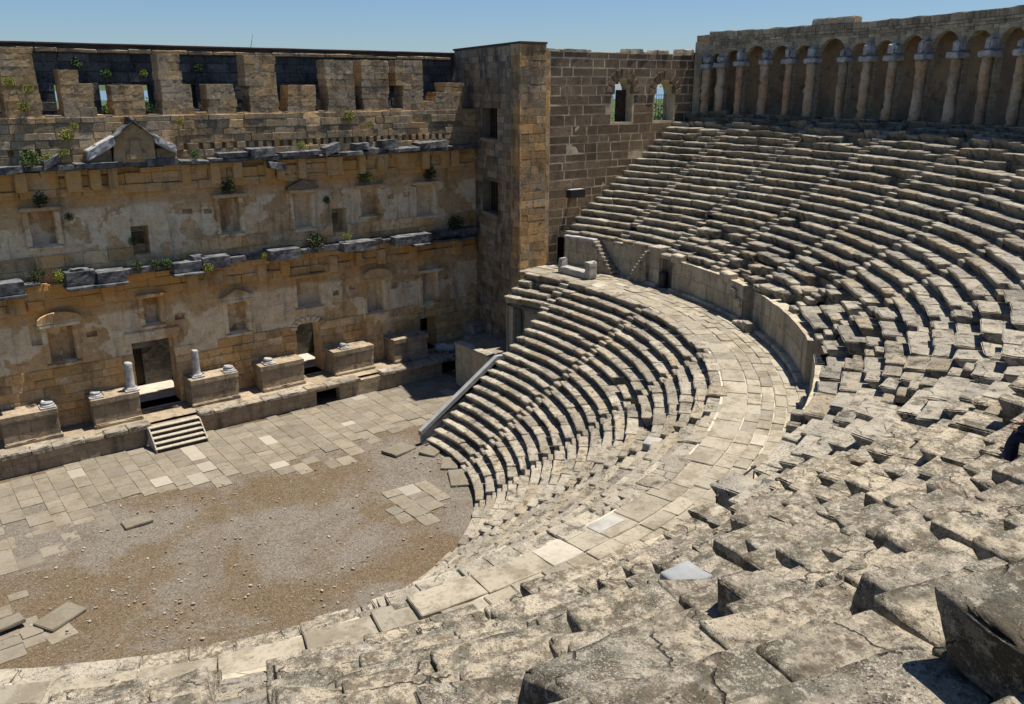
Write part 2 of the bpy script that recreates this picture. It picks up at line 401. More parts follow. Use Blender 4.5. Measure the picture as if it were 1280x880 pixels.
def m_ground():
    s = NT('gravel_ground')
    br, gr = (.128, .092, .054), (.165, .142, .112)
    c = s.mix(s.step(s.noise(.16, 7, .6, dist=.5), .42, .56), br, gr)
    c = s.mix(s.math('MULTIPLY', s.step(s.noise(.33, 5, .6, off=(7, 3, 0)), .52, .68), .8), c, (.14, .115, .085))
    c = s.mix(s.math('MULTIPLY', s.step(s.noise(.5, 6, .7, off=(2, 9, 0)), .56, .7), .6), c, (.16, .112, .062))
    f = s.sep(s.vor(13., out='Color'))[0]; c = s.mix(.30, c, s.comb(f, f, f), 'OVERLAY')
    c = s.mix(s.math('MULTIPLY', s.step(s.noise(19, 3, .6), .60, .70), .75), c, (.46, .43, .38))
    c = s.mix(s.math('MULTIPLY', s.step(s.noise(14, 4, .7, off=(6, 6, 0)), .58, .68), .7), c, (.095, .075, .05))
    h = s.math('ADD', s.math('MULTIPLY', s.vor(11.), 1.), s.noise(30, 4, .7))
    return s.out(c, .95, h, .05, .8)
def m_slab(name, A, B, tint=.35):
    s = NT(name); r = s.island()
    c = s.mix(r, A, B); c = s.mix(s.math('MULTIPLY', s.step(s.noise(1.1, 8, .72), .45, .60), .65), c, (.165, .135, .092))
    c = s.mix(s.math('MULTIPLY', s.step(s.noise(6, 7, .74), .52, .64), .5), c, (.11, .092, .065))
    c = s.mix(s.math('MULTIPLY', s.step(s.math('FRACT', s.math('MULTIPLY', r, 9.7)), .945, .96), .4), c, (.48, .44, .36))
    v = s.math('ADD', s.math('MULTIPLY', s.math('FRACT', s.math('MULTIPLY', r, 5.3)), tint), 1-tint*.5); c = s.mix(1., c, s.comb(v, v, v), 'MULTIPLY')
    return s.out(c, .9, s.noise(6, 7, .7), .03, .6)
def m_leaf(name, A, B):
    s = NT(name); c = s.mix(s.island(), A, B); return s.out(c, .7, None, spec=.25)

M = {}
M['seat'] = m_seat('seat_limestone')
M['seat_up'] = m_seat('seat_limestone_upper', (.385, .34, .26), (.25, .226, .185), (.048, .042, .034), .51)
M['near'] = m_seat('seat_limestone_lichened', (.42, .352, .252), (.25, .215, .165), (.06, .06, .043), .475, 1.2, .45, .72)
M['rubble'] = m_plain('rubble_core', (.26, .22, .16), (.16, .135, .10), 2.5, .95, .08, (.07, .06, .045))
M['facade'] = m_facade()
M['attic'] = m_ashlar('attic_stone', (.17, .125, .077), (.245, .19, .127), (.21, .165, .11), .85, .40, .015, st=.5, lichen=(.46, .42, .35), orange=(.33, .21, .10), vz=.5)
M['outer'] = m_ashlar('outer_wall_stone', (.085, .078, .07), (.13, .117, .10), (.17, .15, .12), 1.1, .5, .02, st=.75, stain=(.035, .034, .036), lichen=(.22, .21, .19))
M['tower'] = m_ashlar('tower_stone', (.23, .20, .155), (.31, .28, .23), (.36, .31, .23), .95, .48, .022, vz=.42, st=.6, stain=(.075, .072, .07), lichen=(.33, .31, .28))
M['pier'] = m_ashlar('tower_corner_stone', (.30, .205, .11), (.44, .31, .17), (.40, .31, .19), 1.2, .45, .014, vz=.7, st=.45, orange=(.55, .30, .09), lichen=(.36, .30, .2))
M['side'] = m_ashlar('side_wall_stone', (.15, .105, .064), (.20, .145, .092), (.50, .41, .28), 1.6, .68, .06, st=.35, orange=(.38, .24, .10), oz=(14., 9.), axis=.1)
M['sideblock'] = m_block('side_wall_blocks', (.165, .115, .068), (.215, .155, .098), (.07, .055, .042), (.27, .21, .14), .55, (.36, .23, .10), (15., 9.))
M['sidemortar'] = m_plain('pale_mortar_joints', (.60, .50, .35), (.42, .34, .23), 1.2, .95, .03, (.20, .155, .10))
M['towerblock'] = m_block('tower_blocks', (.25, .205, .145), (.34, .29, .22), (.075, .066, .056), (.44, .40, .33), .7, (.30, .20, .11), big=.8)
M['pierblock'] = m_block('tower_corner_blocks', (.29, .21, .125), (.40, .30, .185), (.10, .078, .055), (.48, .40, .28), .6, (.48, .28, .105), big=.75)
M['towermortar'] = m_plain('tower_joints', (.20, .17, .125), (.13, .11, .085), 1.2, .95, .05)
M['atticblock'] = m_block('attic_blocks', (.26, .20, .125), (.37, .295, .20), (.085, .068, .05), (.54, .49, .39), .5, (.42, .27, .125), big=.55)
M['arcadeblock'] = m_block('arcade_rubble', (.33, .27, .19), (.42, .355, .26), (.12, .10, .075), (.48, .44, .36), .55)
M['outerblock'] = m_block('outer_wall_blocks', (.105, .095, .082), (.155, .14, .118), (.035, .034, .034), (.27, .255, .22), .6, big=.7)
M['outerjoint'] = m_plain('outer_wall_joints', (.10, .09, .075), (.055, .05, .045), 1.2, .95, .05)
M['facadeblock'] = m_block('facade_blocks', (.54, .37, .18), (.70, .52, .30), (.17, .115, .065), (.74, .62, .42), .4, (.58, .34, .12), big=.5)
M['pillarblock'] = m_block('pillar_masonry', (.34, .27, .18), (.43, .355, .26), (.12, .10, .075), (.50, .46, .39), .8, (.42, .25, .125), big=.6)
M['podium'] = m_ashlar('podium_stone', (.24, .185, .118), (.32, .255, .178), (.19, .15, .10), 1.3, .65, .012, st=.6, lichen=(.44, .40, .33))
M['diaz'] = m_ashlar('diazoma_wall_stone', (.33, .275, .19), (.40, .345, .25), (.17, .14, .10), 1.05, 3.2, .018, st=.7, stain=(.13, .115, .09), axis=1.0, lichen=(.46, .42, .35))
M['arcade'] = m_ashlar('arcade_stone', (.33, .275, .195), (.43, .365, .27), (.24, .20, .145), .55, .24, .012, st=.5, lichen=(.42, .38, .31))
M['plaster'] = m_plain('gallery_plaster', (.40, .285, .17), (.24, .18, .125), .45, .95, .05, (.10, .08, .06))
M['brickcol'] = m_ashlar('pillar_stone', (.34, .275, .19), (.40, .33, .24), (.27, .22, .15), .4, .2, .01, st=.45, orange=(.38, .22, .11), lichen=(.46, .42, .36))
M['marble'] = m_plain('weathered_marble', (.46, .45, .43), (.24, .24, .24), 2.2, .7, .04, (.10, .10, .10), tint=.25)
M['cornice'] = m_plain('cornice_marble', (.17, .168, .165), (.046, .048, .052), 1.6, .8, .06, (.045, .047, .05), tint=.3)
M['newstone'] = m_plain('new_pale_stone', (.36, .34, .30), (.27, .255, .225), 2., .8, .015)
M['bluestone'] = m_plain('smooth_grey_stone', (.29, .295, .29), (.21, .215, .215), 1.4, .8, .015, (.24, .24, .23))
M['slab'] = m_slab('paving_slab', (.228, .195, .145), (.20, .176, .138), .26)
M['walk'] = m_slab('walkway_slab', (.345, .30, .222), (.275, .245, .19), .32)
M['ground'] = m_ground()
M['dirt'] = m_plain('interior_floor', (.50, .45, .37), (.40, .35, .28), 2., .95, .03)
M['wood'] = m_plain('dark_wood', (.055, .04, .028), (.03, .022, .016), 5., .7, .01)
M['stepwood'] = m_plain('pale_step_boards', (.43, .39, .31), (.31, .275, .21), 6., .8, .01)
M['metal'] = m_plain('dark_metal', (.04, .04, .042), (.025, .025, .027), 8., .5, .005, spec=.4, metal=.3)
M['coping'] = m_plain('brown_coping', (.10, .062, .048), (.065, .042, .036), 2., .8, .02)
M['leafy'] = m_leaf('yellow_green_leaves', (.22, .22, .025), (.09, .13, .02))
M['leafg'] = m_leaf('green_leaves', (.07, .13, .025), (.035, .075, .02))
M['leafd'] = m_leaf('dark_green_leaves', (.03, .05, .016), (.055, .062, .025))
M['stem'] = m_plain('plant_stem', (.12, .10, .06), (.08, .065, .04), 8.)
M['land'] = m_plain('far_land', (.05, .085, .035), (.085, .10, .05), .02, 1., 0., (.035, .055, .025), spec=0.)
M['navy'] = m_plain('navy_cloth', (.012, .018, .05), (.02, .028, .075), 20., .85, .01)
M['skin'] = m_plain('skin', (.42, .25, .17), (.38, .22, .15), 9., .55, .004)
M['hair'] = m_plain('dark_hair', (.018, .014, .011), (.03, .022, .016), 30., .6, .01)
M['jeans'] = m_plain('dark_jeans', (.03, .035, .06), (.02, .024, .04), 20., .9, .01)

# ------------------------------------------------------------------ setting: ground, orchestra, paving, hills
def sheet(name, pts, z, mat):
    mb = MB(); n = len(pts); c = np.mean(np.array(pts, float), 0)
    V = np.array([(x, y, z) for x, y in pts] + [(c[0], c[1], z)]); mb.add(V, None, [(n, i, (i+1) % n) for i in range(n)])
    return tag(mb.build(name, mat), kind='structure')
mb = MB(); A = np.linspace(0, 2*pi, 97); mb.add(np.concatenate([np.stack([r*np.cos(A), r*np.sin(A), A*0-.3], 1) for r in (1500, 8500)]), [(i, i+1, 98+i, 97+i) for i in range(96)])
tag(mb.build('sea_water', m_plain('sea', (.10, .17, .22), (.12, .19, .24), .01, .35, 0., spec=.5)), kind='structure')  # added blue ring, its colour standing in for haze over the distant plain
sheet('ground', [(4000*cos(t), 4000*sin(t)) for t in np.linspace(0, 2*pi, 65)[:-1]], -.6, M['land'])
mb = MB(); X = np.linspace(-26, 21, 281); Y = np.linspace(-13.6, 15, 172)
GX, GY = np.meshgrid(X, Y, indexing='ij'); P = np.stack([GX.ravel(), GY.ravel(), GX.ravel()*0], 1); P[:, 2] = .026*fbm(P*.35, 2, 3) + .022*fbm(P*1.4, 5, 3)
I, J = np.meshgrid(np.arange(280), np.arange(171), indexing='ij'); I, J = I.ravel(), J.ravel()
mb.add(P, np.stack([I*172+J, (I+1)*172+J, (I+1)*172+J+1, I*172+J+1], 1)); tag(mb.build('orchestra_floor', M['ground'], smooth=True), kind='structure')
sheet('stage_house_floor', [(-16, 14.0), (25, 14.0), (25.5, 18.9), (-16, 18.9)], 1.30, M['dirt'])
def inside(p, poly):
    x, y = p; c = False; n = len(poly)
    for i in range(n):
        x1, y1 = poly[i]; x2, y2 = poly[(i+1) % n]
        if (y1 > y) != (y2 > y) and x < (x2-x1)*(y-y1)/(y2-y1)+x1: c = not c
    return c
PAVE = [(-14, 1.6), (-7.3, 2.0), (-5.5, 2.4), (-5.2, 4.6), (-3.4, 4.4), (-2.9, 2.6), (-1.5, 4.1), (1.4, 3.5), (3.2, 2.8), (6.9, 1.9), (10.2, 3.0), (11.9, 1.9), (12.6, 1.7), (20, 1.7), (20, 11.3), (-14, 11.3)]
PATCH = [(5.3, -5.7), (7.4, -2.4), (9.9, -2.6), (9.0, -5.2), (7.2, -7.0)]
LEFT = [(-12, .9), (-9, 1.35), (-7.3, 2.0), (-7.5, .9), (-9.4, .6), (-12, .2)]
LEFT2 = [(-12, -1.4), (-9.6, -1.5), (-9.9, -2.5), (-12, -3)]
LEFT3 = [(-12, -4.0), (-9.8, -4.0), (-8.9, -4.9), (-9.4, -6.1), (-12, -6.2)]
mb = MB(); sd = 0
x = -14.
while x < 20:
    w = random.uniform(.72, 1.05); y = -8 + random.uniform(0, 1)
    while y < 11.4:
        h = random.uniform(.55, 1.5) if y > 1 else random.uniform(.6, 1.1); c = (x+w/2, y+h/2)
        z = 0 if inside(c, PAVE) else (1 if any(inside(c, q) for q in (PATCH, LEFT, LEFT2, LEFT3)) else None)
        if z is not None and not (z == 0 and random.random() < (.30 if y+h/2 < 4.2 else .012)):
            sd += 1; j = .007
            box(mb, x+random.uniform(.003, j), x+w-random.uniform(.003, j), y+random.uniform(.003, j), y+h-random.uniform(.003, j), -.1, (.045+random.uniform(-.008, .010) if y+h/2 > 5 else random.uniform(-.012, .05)), .3, .012, .014, 1.2, sd, random.gauss(0, .004 if y > 1 else .07))
        y += h
    x += w
tag(mb.build('stage_paving', M['slab']), kind='structure')
def loose_slab(x, y, s, rot, label, mat='slab', z=.16):
    mb = MB(); box(mb, -s*.6, s*.6, -s*.4, s*.4, -.16, 0, .3, .03, .03, 1.3, int(x*100) % 91, rot); o = mb.build('loose_slab', M[mat]); o.location = (x, y, z)
    o.rotation_euler = (random.gauss(0, .03), random.gauss(0, .03), 0); tag(o, label, 'stone slab', 'loose slabs on the orchestra floor')
loose_slab(10.2, 1.45, 1.5, .3, 'flat loose slab on gravel just in front of the paving, near the foot of the stone parapet')
loose_slab(11.75, .2, 1.3, .5, 'loose slab touching the foot of the sloping parapet end')
loose_slab(11.5, -2.0, 1.2, .9, 'loose tan slab tucked against the lowest seat row, upper one of the pair')
loose_slab(10.95, -3.9, 1.55, 1.1, 'large loose tan slab against the lowest seat row, lower one of the pair')
loose_slab(-9.0, -4.6, 1.35, .5, 'thin tilted slab at the near left edge of the gravel orchestra')
loose_slab(-10.75, -4.1, .9, .2, 'thick pale slab at the far left edge of the picture beside the gravel', 'slab', .35)
loose_slab(-4.4, 1.75, 1.1, .02, 'single paving slab standing out alone from the ragged edge of the stage paving')
# scattered stones nobody could count
mb = MB()
for k in range(1100):
    if k < 950: a = random.uniform(0, 2*pi); r = 11.6*math.sqrt(random.random()); x, y = r*cos(a), r*sin(a)-.3
    else: cx, cy, s = random.choice([(-5.5, -6.5, 1.4), (.6, -9.4, .9), (-5.5, -2.2, 1.8), (-7.5, -2.5, 1.2), (11.3, -1.5, .7), (-1, -5, 2.), (2.5, 0, 1.6)]); x, y = random.gauss(cx, s), random.gauss(cy, s)
    if x*x+y*y > 141 or inside((x, y), PAVE): continue
    s = random.choice([.03, .03, .04, .05, .075]) * random.uniform(.7, 1.5)
    P, Q = stone(s*1.5, s, s*.8, 9, s*.3, s*.2, 1., k); mb.add(yaw(P, random.uniform(0, 6)) + np.array([x, y, s*.75]), Q)
tag(mb.build('scattered_stones', m_slab('small_stones', (.40, .35, .27), (.20, .16, .11), .5)), 'small pale stones strewn over the gravel orchestra', 'small stones', kind='stuff')
mb = MB()
X = np.linspace(-2500, 2500, 120); 
for d, hgt, sd in ((5200, 60, 2),):
    V = []; 
    for k, ww in enumerate((0., .35, 1., .4)):
        hh = hgt*ww*(.65+.5*fbm(np.stack([X*.004*(900/d)**.5, X*0+k*.1, X*0], 1), sd, 4)); V.append(np.stack([X*1.6, X*0+d+k*120, hh-4*(k == 0)], 1))
    n = len(X); V = np.concatenate(V); mb.add(V, [(k*n+i, k*n+i+1, (k+1)*n+i+1, (k+1)*n+i) for k in range(3) for i in range(n-1)])
tag(mb.build('hills', M['land'], smooth=True), kind='structure')

# ------------------------------------------------------------------ seating
def seg(a0, a1, r, damage, near):
    """split an arc into block lengths; returns (angle mid, length)"""
    out = []; L = (a1-a0)*r; x = 0.
    while x < L - .15:
        w = random.uniform(.65, 1.5) if near else random.uniform(.8, 2.1)
        if L - x - w < .55: w = L - x
        out.append((a0 + (x+w/2)/r, w)); x += w
    return out
def sinkl(deg): return .42*np.clip((deg-94)/13, 0, 1)
def sink(deg, kind): return .5*float(np.clip((deg-66)/20, 0, 1)) if kind == 'up' else float(sinkl(deg))
def seating(root, rows, stairs, a1, mat, amat, kind):
    """rows: list of (r, tread z, depth, height, a_start); stairs: angles in degrees"""
    gap = .74
    stair_mb = {s: MB() for s in stairs}; sd = 1000 if kind == 'low' else 5000
    for i, (r, z, d, h, a0) in enumerate(rows):
        mb = MB(); blocks = []; far = []
        edges = [a0]
        for s in stairs:
            sa = rad(s)
            if a0 + .5/r < sa < a1: edges += [sa - gap/2/r, sa + gap/2/r]
        edges.append(a1)
        for e0, e1 in zip(edges[::2], edges[1::2]):
            if e1 - e0 < .1/r: continue
            am = (e0+e1)/2; pm = np.array([r*cos(am), -r*sin(am), z]); 
            for a, w in seg(e0, e1, r + d/2, 0, np.linalg.norm(pm-CAM) < 19):
                sd += 1; p = np.array([r*cos(a), -r*sin(a), z]); dist = np.linalg.norm(p-CAM); deg = math.degrees(a)
                near = dist < 20
                rough = {'low': .75, 'up': .85}[kind]
                # ruined zones: behind the diazoma wall, below the gallery, and around the photographer
                if kind == 'up':
                    if i < 4 and 9 < deg < 62: rough = 2.2
                    if i > 14: rough = 1.9
                    if deg > 62: rough = 1.9
                elif 45 < deg < 75 and i > 10: rough = 1.3
                drop = random.random(); jm = 1.5 if rough < 1.5 else (1.15 if dist < 26 else 1.2)
                if rough > 1.5 and random.random() < (.32 if dist < 26 else .2): jm = 2.8
                if rough > 2 and drop < .20 and i < 3: continue
                if rough > 1.5 and drop < .045 and dist > 6: continue
                if drop < .008: continue
                dz = random.gauss(0, .015*rough*jm); dr = random.gauss(0, .022*rough*jm); g = random.choice([.02, .08, .18, .32] if jm > 1.9 else [.004, .01, .02, .035*rough, .08 if rough > 1.5 else .01])
                if rough > 1.5 and random.random() < .10: dz -= random.uniform(.08, .22)
                if rough > 1.5 and random.random() < .12: dz += random.uniform(.03, .12)
                hh = h + .10; dd = d + random.uniform(.22, .30)
                cell = float(np.clip(dist*.010, .045, .55)); e = float(np.clip(.016 + .006*rough + dist*.0003, .02, .05))
                P, Q = stone(max(.2, w-g), dd, hh, cell, e, .010 + .008*rough, (.75 if dist < 20 else 1.25) + .18*rough, sd, .014 if dist < 14 else .0, (.028 if rough < 1.5 else .03) if jm < 1.9 else .10)
                # undercut riser
                t = np.clip((-P[:, 2] - hh*(.24 if dist < 20 else .15))/(.08), 0, 1); fr_ = np.clip(1 - P[:, 1]/.45, 0, 1); P[:, 1] += t*fr_*(.26 if kind == 'low' else .24)
                P[:, 2] += P[:, 0]*random.gauss(0, .012*rough) + (P[:, 1]-d/2)*random.gauss(.01, .02*rough)
                P = yaw(P, random.gauss(0, .011*rough*jm)); P[:, 1] += dr
                W = polar(P, r, a, z+dz-sink(deg, kind), r+d/2)
                (blocks if dist < 27 else far).append((W, Q, dist))
        if 0 < len(far) < 14: blocks += far; far = []
        for W, Q, p in far: mb.add(W, Q)
        if not mb.V:
            part = bpy.data.objects.new('seat_row', None); COL.objects.link(part); part.parent = root
        else: part = mb.build('seat_row', mat, root, smooth=False)
        for W, Q, p in blocks:
            b = MB(); b.add(W, Q); b.build('seat_block', M['near'] if p < 22 else mat, part, smooth=p < 15)
        # half-height steps in the stair gaps
        for s in stairs:
            sa = rad(s)
            if not (a0 + .5/r < sa < a1): continue
            p = np.array([r*cos(sa), -r*sin(sa), z]); dist = np.linalg.norm(p-CAM); cell = float(np.clip(dist*.014, .07, .8)); dmg = 1.6 if kind == 'up' else .8
            for rr, zz, dd in ((r + random.gauss(0, .02), z - h*.5, d*.5+.08), (r + d*.5 + random.gauss(0, .02), z-.01, d*.5+.1)):
                sd += 1
                if random.random() < .04*dmg: continue
                P, Q = stone(gap+.02, dd, h*.62, cell, .03, .02*dmg, 1.+.3*dmg, sd, .01 if dist < 14 else 0)
                P = yaw(P, random.gauss(0, .02*dmg)); stair_mb[s].add(polar(P, rr, sa, zz + random.gauss(0, .015*dmg) - sink(s, kind), rr+dd/2), Q)
    for s, mb in stair_mb.items():
        if mb.V: mb.build('stair_flight', mat, root)
    # the rubble bed that carries the blocks, one step lower than the treads
    mb = MB(); na = int(a1*60)
    prof = [(rows[0][0]+.15, rows[0][1]-(2.6 if kind == 'up' else .9), rows[0][4])]
    for i, (r, z, d, h, a0) in enumerate(rows):
        prof += [(r+.16, z-h-.09, a0), (r+d+.15, z-h-.07, a0)]
    V = []; m = len(prof)
    for (r, z, a0) in prof:
        A = np.linspace(a0 + .01, a1, na); V.append(np.stack([r*np.cos(A), -r*np.sin(A), z + .05*fbm(np.stack([A*r*.8, A*0+r*1.7, A*0], 1), 6, 2) - (.5*np.clip((np.degrees(A)-66)/20, 0, 1) if kind == 'up' else sinkl(np.degrees(A)))], 1))
    mb.add(np.concatenate(V), [(k*na+i, k*na+i+1, (k+1)*na+i+1, (k+1)*na+i) for k in range(m-1) for i in range(na-1)])
    # closing wall at the cut end
    for k in range(0, m-1):
        r0, z0, s0 = prof[k]; r1, z1, s1 = prof[k+1]
        if abs(s0-s1) > .12: continue
        q = [(r0*cos(s0+.01), -r0*sin(s0+.01), z0), (r1*cos(s1+.01), -r1*sin(s1+.01), z1), (r1*cos(s1+.01), -r1*sin(s1+.01), -.4), (r0*cos(s0+.01), -r0*sin(s0+.01), -.4)]
        mb.add(q, [(0, 1, 2, 3)])
    mb.build('rubble_bed', M['rubble'], root)

YL, YW = 1.25, 6.0
low = thing('lower_seating', 'lower bank of curved stone seat rows between the broad walkway and the gravel orchestra', 'stone seating', (0, 0, 0))
LR = []
for i in range(20):
    r = 12 + .565*i; z = 8.5 - .4237*(19-i); ye = YL if i < 16 else 4.9
    LR.append((r, z, .565, .4237, -math.asin(ye/(r+.3))))
seating(low, LR, [-3.5, 15.5, 37.5, 58.5, 79.5, 100.5], rad(128), M['seat'], M['near'], 'low')
# wall that carries the four top rows where they pass over the side entrance
mb = MB(); wall(mb, -4.9, -1.0, 2.6, 6.7, (), 0, .5, .4, .05, pframe(22.0), seed=4); mb.build('end_wall', M['diaz'], low)
mb = MB(); box(mb, 20.75, 21.5, 4.2, 4.95, 3.0, 6.55, .4, .03, .02, 1, 3); box(mb, 21.5, 22.3, 4.3, 4.95, 6.1, 6.9, .4, .03, .02, 1, 5); mb.build('support_pillar', M['diaz'], low)

up = thing('upper_seating', 'upper bank of weathered stone seat rows rising from the walkway wall to the arcade', 'stone seating', (0, 0, 0))
UR = []
for i in range(18):
    r = 26.92 + .632*i; UR.append((r, 10.45 + .417*(i+1), .632, .417, -math.asin(YW/(r+.3))))
UR.append((38.32, 18.28, .62, .33, -math.asin(YW/38.6))); UR.append((38.92, 18.56, .9, .3, -math.asin(YW/39.2)))
seating(up, UR, [-1.8, 8, 18, 28, 38, 48, 58, 70, 79, 88, 97.5, 108], rad(132), M['seat_up'], M['near'], 'up')

# walkway (diazoma) of large slabs with a pale joint line
mb = MB(); sd = 9000; r = 23.30
for w, lo, hi in ((.98, .9, 2.0), (.55, .6, 1.3), (.5, .5, 1.2), (.46, .5, 1.3), (.46, .5, 1.2), (.42, .5, 1.3)):
    a = -.245
    while a < rad(128):
        L = random.uniform(lo, hi); rm = r+w/2; sd += 1
        p = np.array([rm*cos(a), -rm*sin(a), 8.5]); dist = np.linalg.norm(p-CAM)
        P, Q = stone(L-random.uniform(.005, .03), w-random.uniform(.005, .03), .3, float(np.clip(dist*.01, .15, .4)), .02, .022, 1.5, sd, .006)
        P = yaw(P, random.gauss(0, .014)); mb.add(polar(P, r + random.gauss(0, .012), a + L/2/rm, 8.52 + random.gauss(0, .014) - float(sinkl(math.degrees(a))), rm), Q); a += L/rm
    r += w + (.12 if w > 1 else 0)
tag(mb.build('walkway', M['walk']), kind='structure')
mb = MB(); A = np.linspace(-.25, rad(128), 260); n = len(A); V = []
for rr in (23.2, 26.95): V.append(np.stack([rr*np.cos(A), -rr*np.sin(A), 8.475 - sinkl(np.degrees(A))], 1))
mb.add(np.concatenate(V), [(i, i+1, n+i+1, n+i) for i in range(n-1)]); tag(mb.build('walkway_bedding', m_plain('pale_mortar', (.50, .45, .355), (.40, .355, .275), 2., .9)), kind='structure')

# diazoma wall: separate standing stretches
def arc_wall(name, a0, a1, ztop, label, cat='stone wall', r=26.6, thick=.5, base=True, seed=0, ops=(), group='walls along the back of the walkway', zs=8.45):
    t = thing(name, label, cat, (r*cos(rad((a0+a1)/2)), -r*sin(rad((a0+a1)/2)), 8.5), group); o0 = np.array(t.location)
    mb = MB(); wall(mb, rad(a0)*r, rad(a1)*r, zs, ztop, ops, 0, thick, .3, .035, pframe(r), .035, True, seed)
    ob = mb.build('wall_slabs', M['diaz'], t, origin=o0)
    if base:
        mb = MB(); a = rad(a0)
        while a < rad(a1)-.3/r:
            L = min(random.uniform(.9, 1.8), (rad(a1)-a)*r); seed += 1
            P, Q = stone(L-.02, .34, .24, .4, .04, .03, 1.2, seed+77); mb.add(polar(P, r-.30, a+L/2/r, 8.72, r), Q); a += L/r
        mb.build('base_step', M['diaz'], t, origin=o0)
    return t, o0
t, o0 = arc_wall('walkway_wall', -11.2, -5.5, 10.45, 'short wall beside the tower door, ending at the first flight of steps', thick=.9, seed=1)
mb = MB(); P, Q = stone(2.7, 1.25, .22, .4, .04, .03, 1.2, 5); mb.add(polar(P, 26.5, rad(-8.4), 10.66, 26.9), Q); mb.build('cap_slab', M['marble'], t, origin=o0)
t, o0 = arc_wall('walkway_wall', -5.5, 5.3, 10.62, 'recessed wall between two facing flights of steps on the walkway', r=27.05, base=False, seed=2)
t, o0 = arc_wall('walkway_wall', 5.3, 7.4, 10.75, 'narrow pier left of the dark walkway doorway', seed=3, thick=.9)
mb = MB(); P, Q = stone(1.1, 1.0, .2, .4, .04, .03, 1.2, 9); mb.add(polar(P, 26.5, rad(6.3), 10.95, 26.9), Q); mb.build('cap_slab', M['seat'], t, origin=o0)
t, o0 = arc_wall('walkway_wall', 10.2, 26.3, 10.45, 'long stretch of upright wall slabs right of the dark walkway doorway', seed=4)
for a, zz, L in ((11.0, 10.8, .9), (24.2, 10.1, .75), (25.3, 9.7, .7), (22.0, 10.75, 1.1)):
    mb = MB(); P, Q = stone(L, .6, .5, .3, .05, .03, 1.3, int(a*9)); mb.add(polar(P, 26.45, rad(a), zz, 26.9), Q); mb.build('broken_block', M['diaz'], t, origin=o0)
t, o0 = arc_wall('walkway_wall', 27.4, 31.0, 10.25, 'broken set-back stretch of wall left of the tall smooth curved section', r=27.0, base=False, seed=8)
t, o0 = arc_wall('walkway_wall', 31.0, 48.0, 10.45, 'tall smooth curved wall section with a clean cut end beside the stair gap', seed=5, thick=.62)
t, o0 = arc_wall('walkway_wall', 52.3, 66.0, 10.42, 'curved wall section with a metal grate let into its top', seed=6, thick=.75)
t, o0 = arc_wall('walkway_wall', 73.5, 128.0, 9.98, 'near stretch of walkway wall mostly hidden below the closest seats', seed=7)
mb = MB(); r = 26.97
for k in range(7):
    P, Q = stone(.06, 1.0, .04, 2, .005, 0, 1, k); mb.add(polar(P, 26.62, rad(52.5+.42*k), 10.50, r), Q)
for k in range(3):
    P, Q = stone(1.25, .05, .035, 2, .005, 0, 1, k); mb.add(polar(P, 26.64+.45*k, rad(53.75), 10.495, r), Q)
mb2 = MB(); P, Q = stone(1.2, .96, .02, 2, .004, 0, 1, 1); mb2.add(polar(P, 26.63, rad(53.75), 10.46, r), Q)
g = mb.build('metal_grate', M['metal']); tag(g, 'dark metal grate lying on top of the curved walkway wall', 'grate'); mb2.build('cover_plate', M['metal'], g)
# the two facing stairs and the ruined ones
def arc_stair(a0, z0, a1, z1, n, r, d, label, mat='seat', name='stone_steps'):
    mb = MB(); zb = min(z0, z1) - .2
    for k in range(n):
        f = (k+.5)/n; a = rad(a0 + (a1-a0)*f); z = z0 + (z1-z0)*(k+1)/n; L = abs(rad(a1-a0))*r/n
        P, Q = stone(L+.03, d, z-zb, .4, .03, .02, 1.2, int(a0*7)+k+300); mb.add(polar(P, r, a, z, r+d/2), Q)
    tag(mb.build(name, M[mat]), label, 'steps', 'flights of steps along the walkway')
arc_stair(-1.4, 8.55, -5.4, 10.55, 9, 26.3, .78, 'flight of worn stone steps climbing left from the walkway toward the tower')
arc_stair(1.7, 8.55, 5.3, 10.6, 9, 26.3, .78, 'flight of worn stone steps climbing right toward the dark walkway doorway')
arc_stair(74.0, 8.55, 66.5, 10.5, 8, 26.35, .75, 'dark-sided broken steps at the near end of the bright walkway slabs')
arc_stair(27.0, 8.55, 31, 9.0, 3, 25.95, .5, 'low broken kerb steps at the foot of the ruined wall gap')
# doorway through the wall
t = thing('walkway_doorway', 'dark passage doorway with stone lintel in the back wall of the walkway', 'doorway', (26.2, -4.1, 8.5)); o0 = np.array(t.location)
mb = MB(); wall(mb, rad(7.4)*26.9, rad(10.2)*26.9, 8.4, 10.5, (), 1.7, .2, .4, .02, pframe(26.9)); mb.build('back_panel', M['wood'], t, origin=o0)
mb = MB(); P, Q = stone(1.5, .75, .26, .4, .04, .03, 1.1, 41); mb.add(polar(P, 26.62, rad(8.8), 10.62, 26.9), Q); mb.build('lintel', M['seat'], t, origin=o0)
mb = MB()
for a in (7.45, 10.15):
    P, Q = stone(.12, 1.7, 2.0, .5, .03, .02, 1, int(a)); mb.add(polar(P, 26.75, rad(a), 10.4, 26.9), Q)
mb.build('door_jamb', M['diaz'], t, origin=o0)
c = np.array([26.75*cos(rad(8.05)), -26.75*sin(rad(8.05)), 8.5])
t = thing('waste_bin', 'dark round waste bin standing just inside the walkway doorway', 'waste bin', c)
mb = MB(); mb.tube([(0, 0, .02), (0, 0, .06), (0, 0, .8), (0, 0, .86)], [.2, .23, .27, .25], 16); mb.build('bin_body', M['metal'], t)
mb = MB(); mb.tube([(0, 0, .87), (0, 0, .93), (0, 0, 1.02), (0, 0, 1.05)], [.285, .285, .2, .06], 16); mb.build('lid', M['metal'], t)
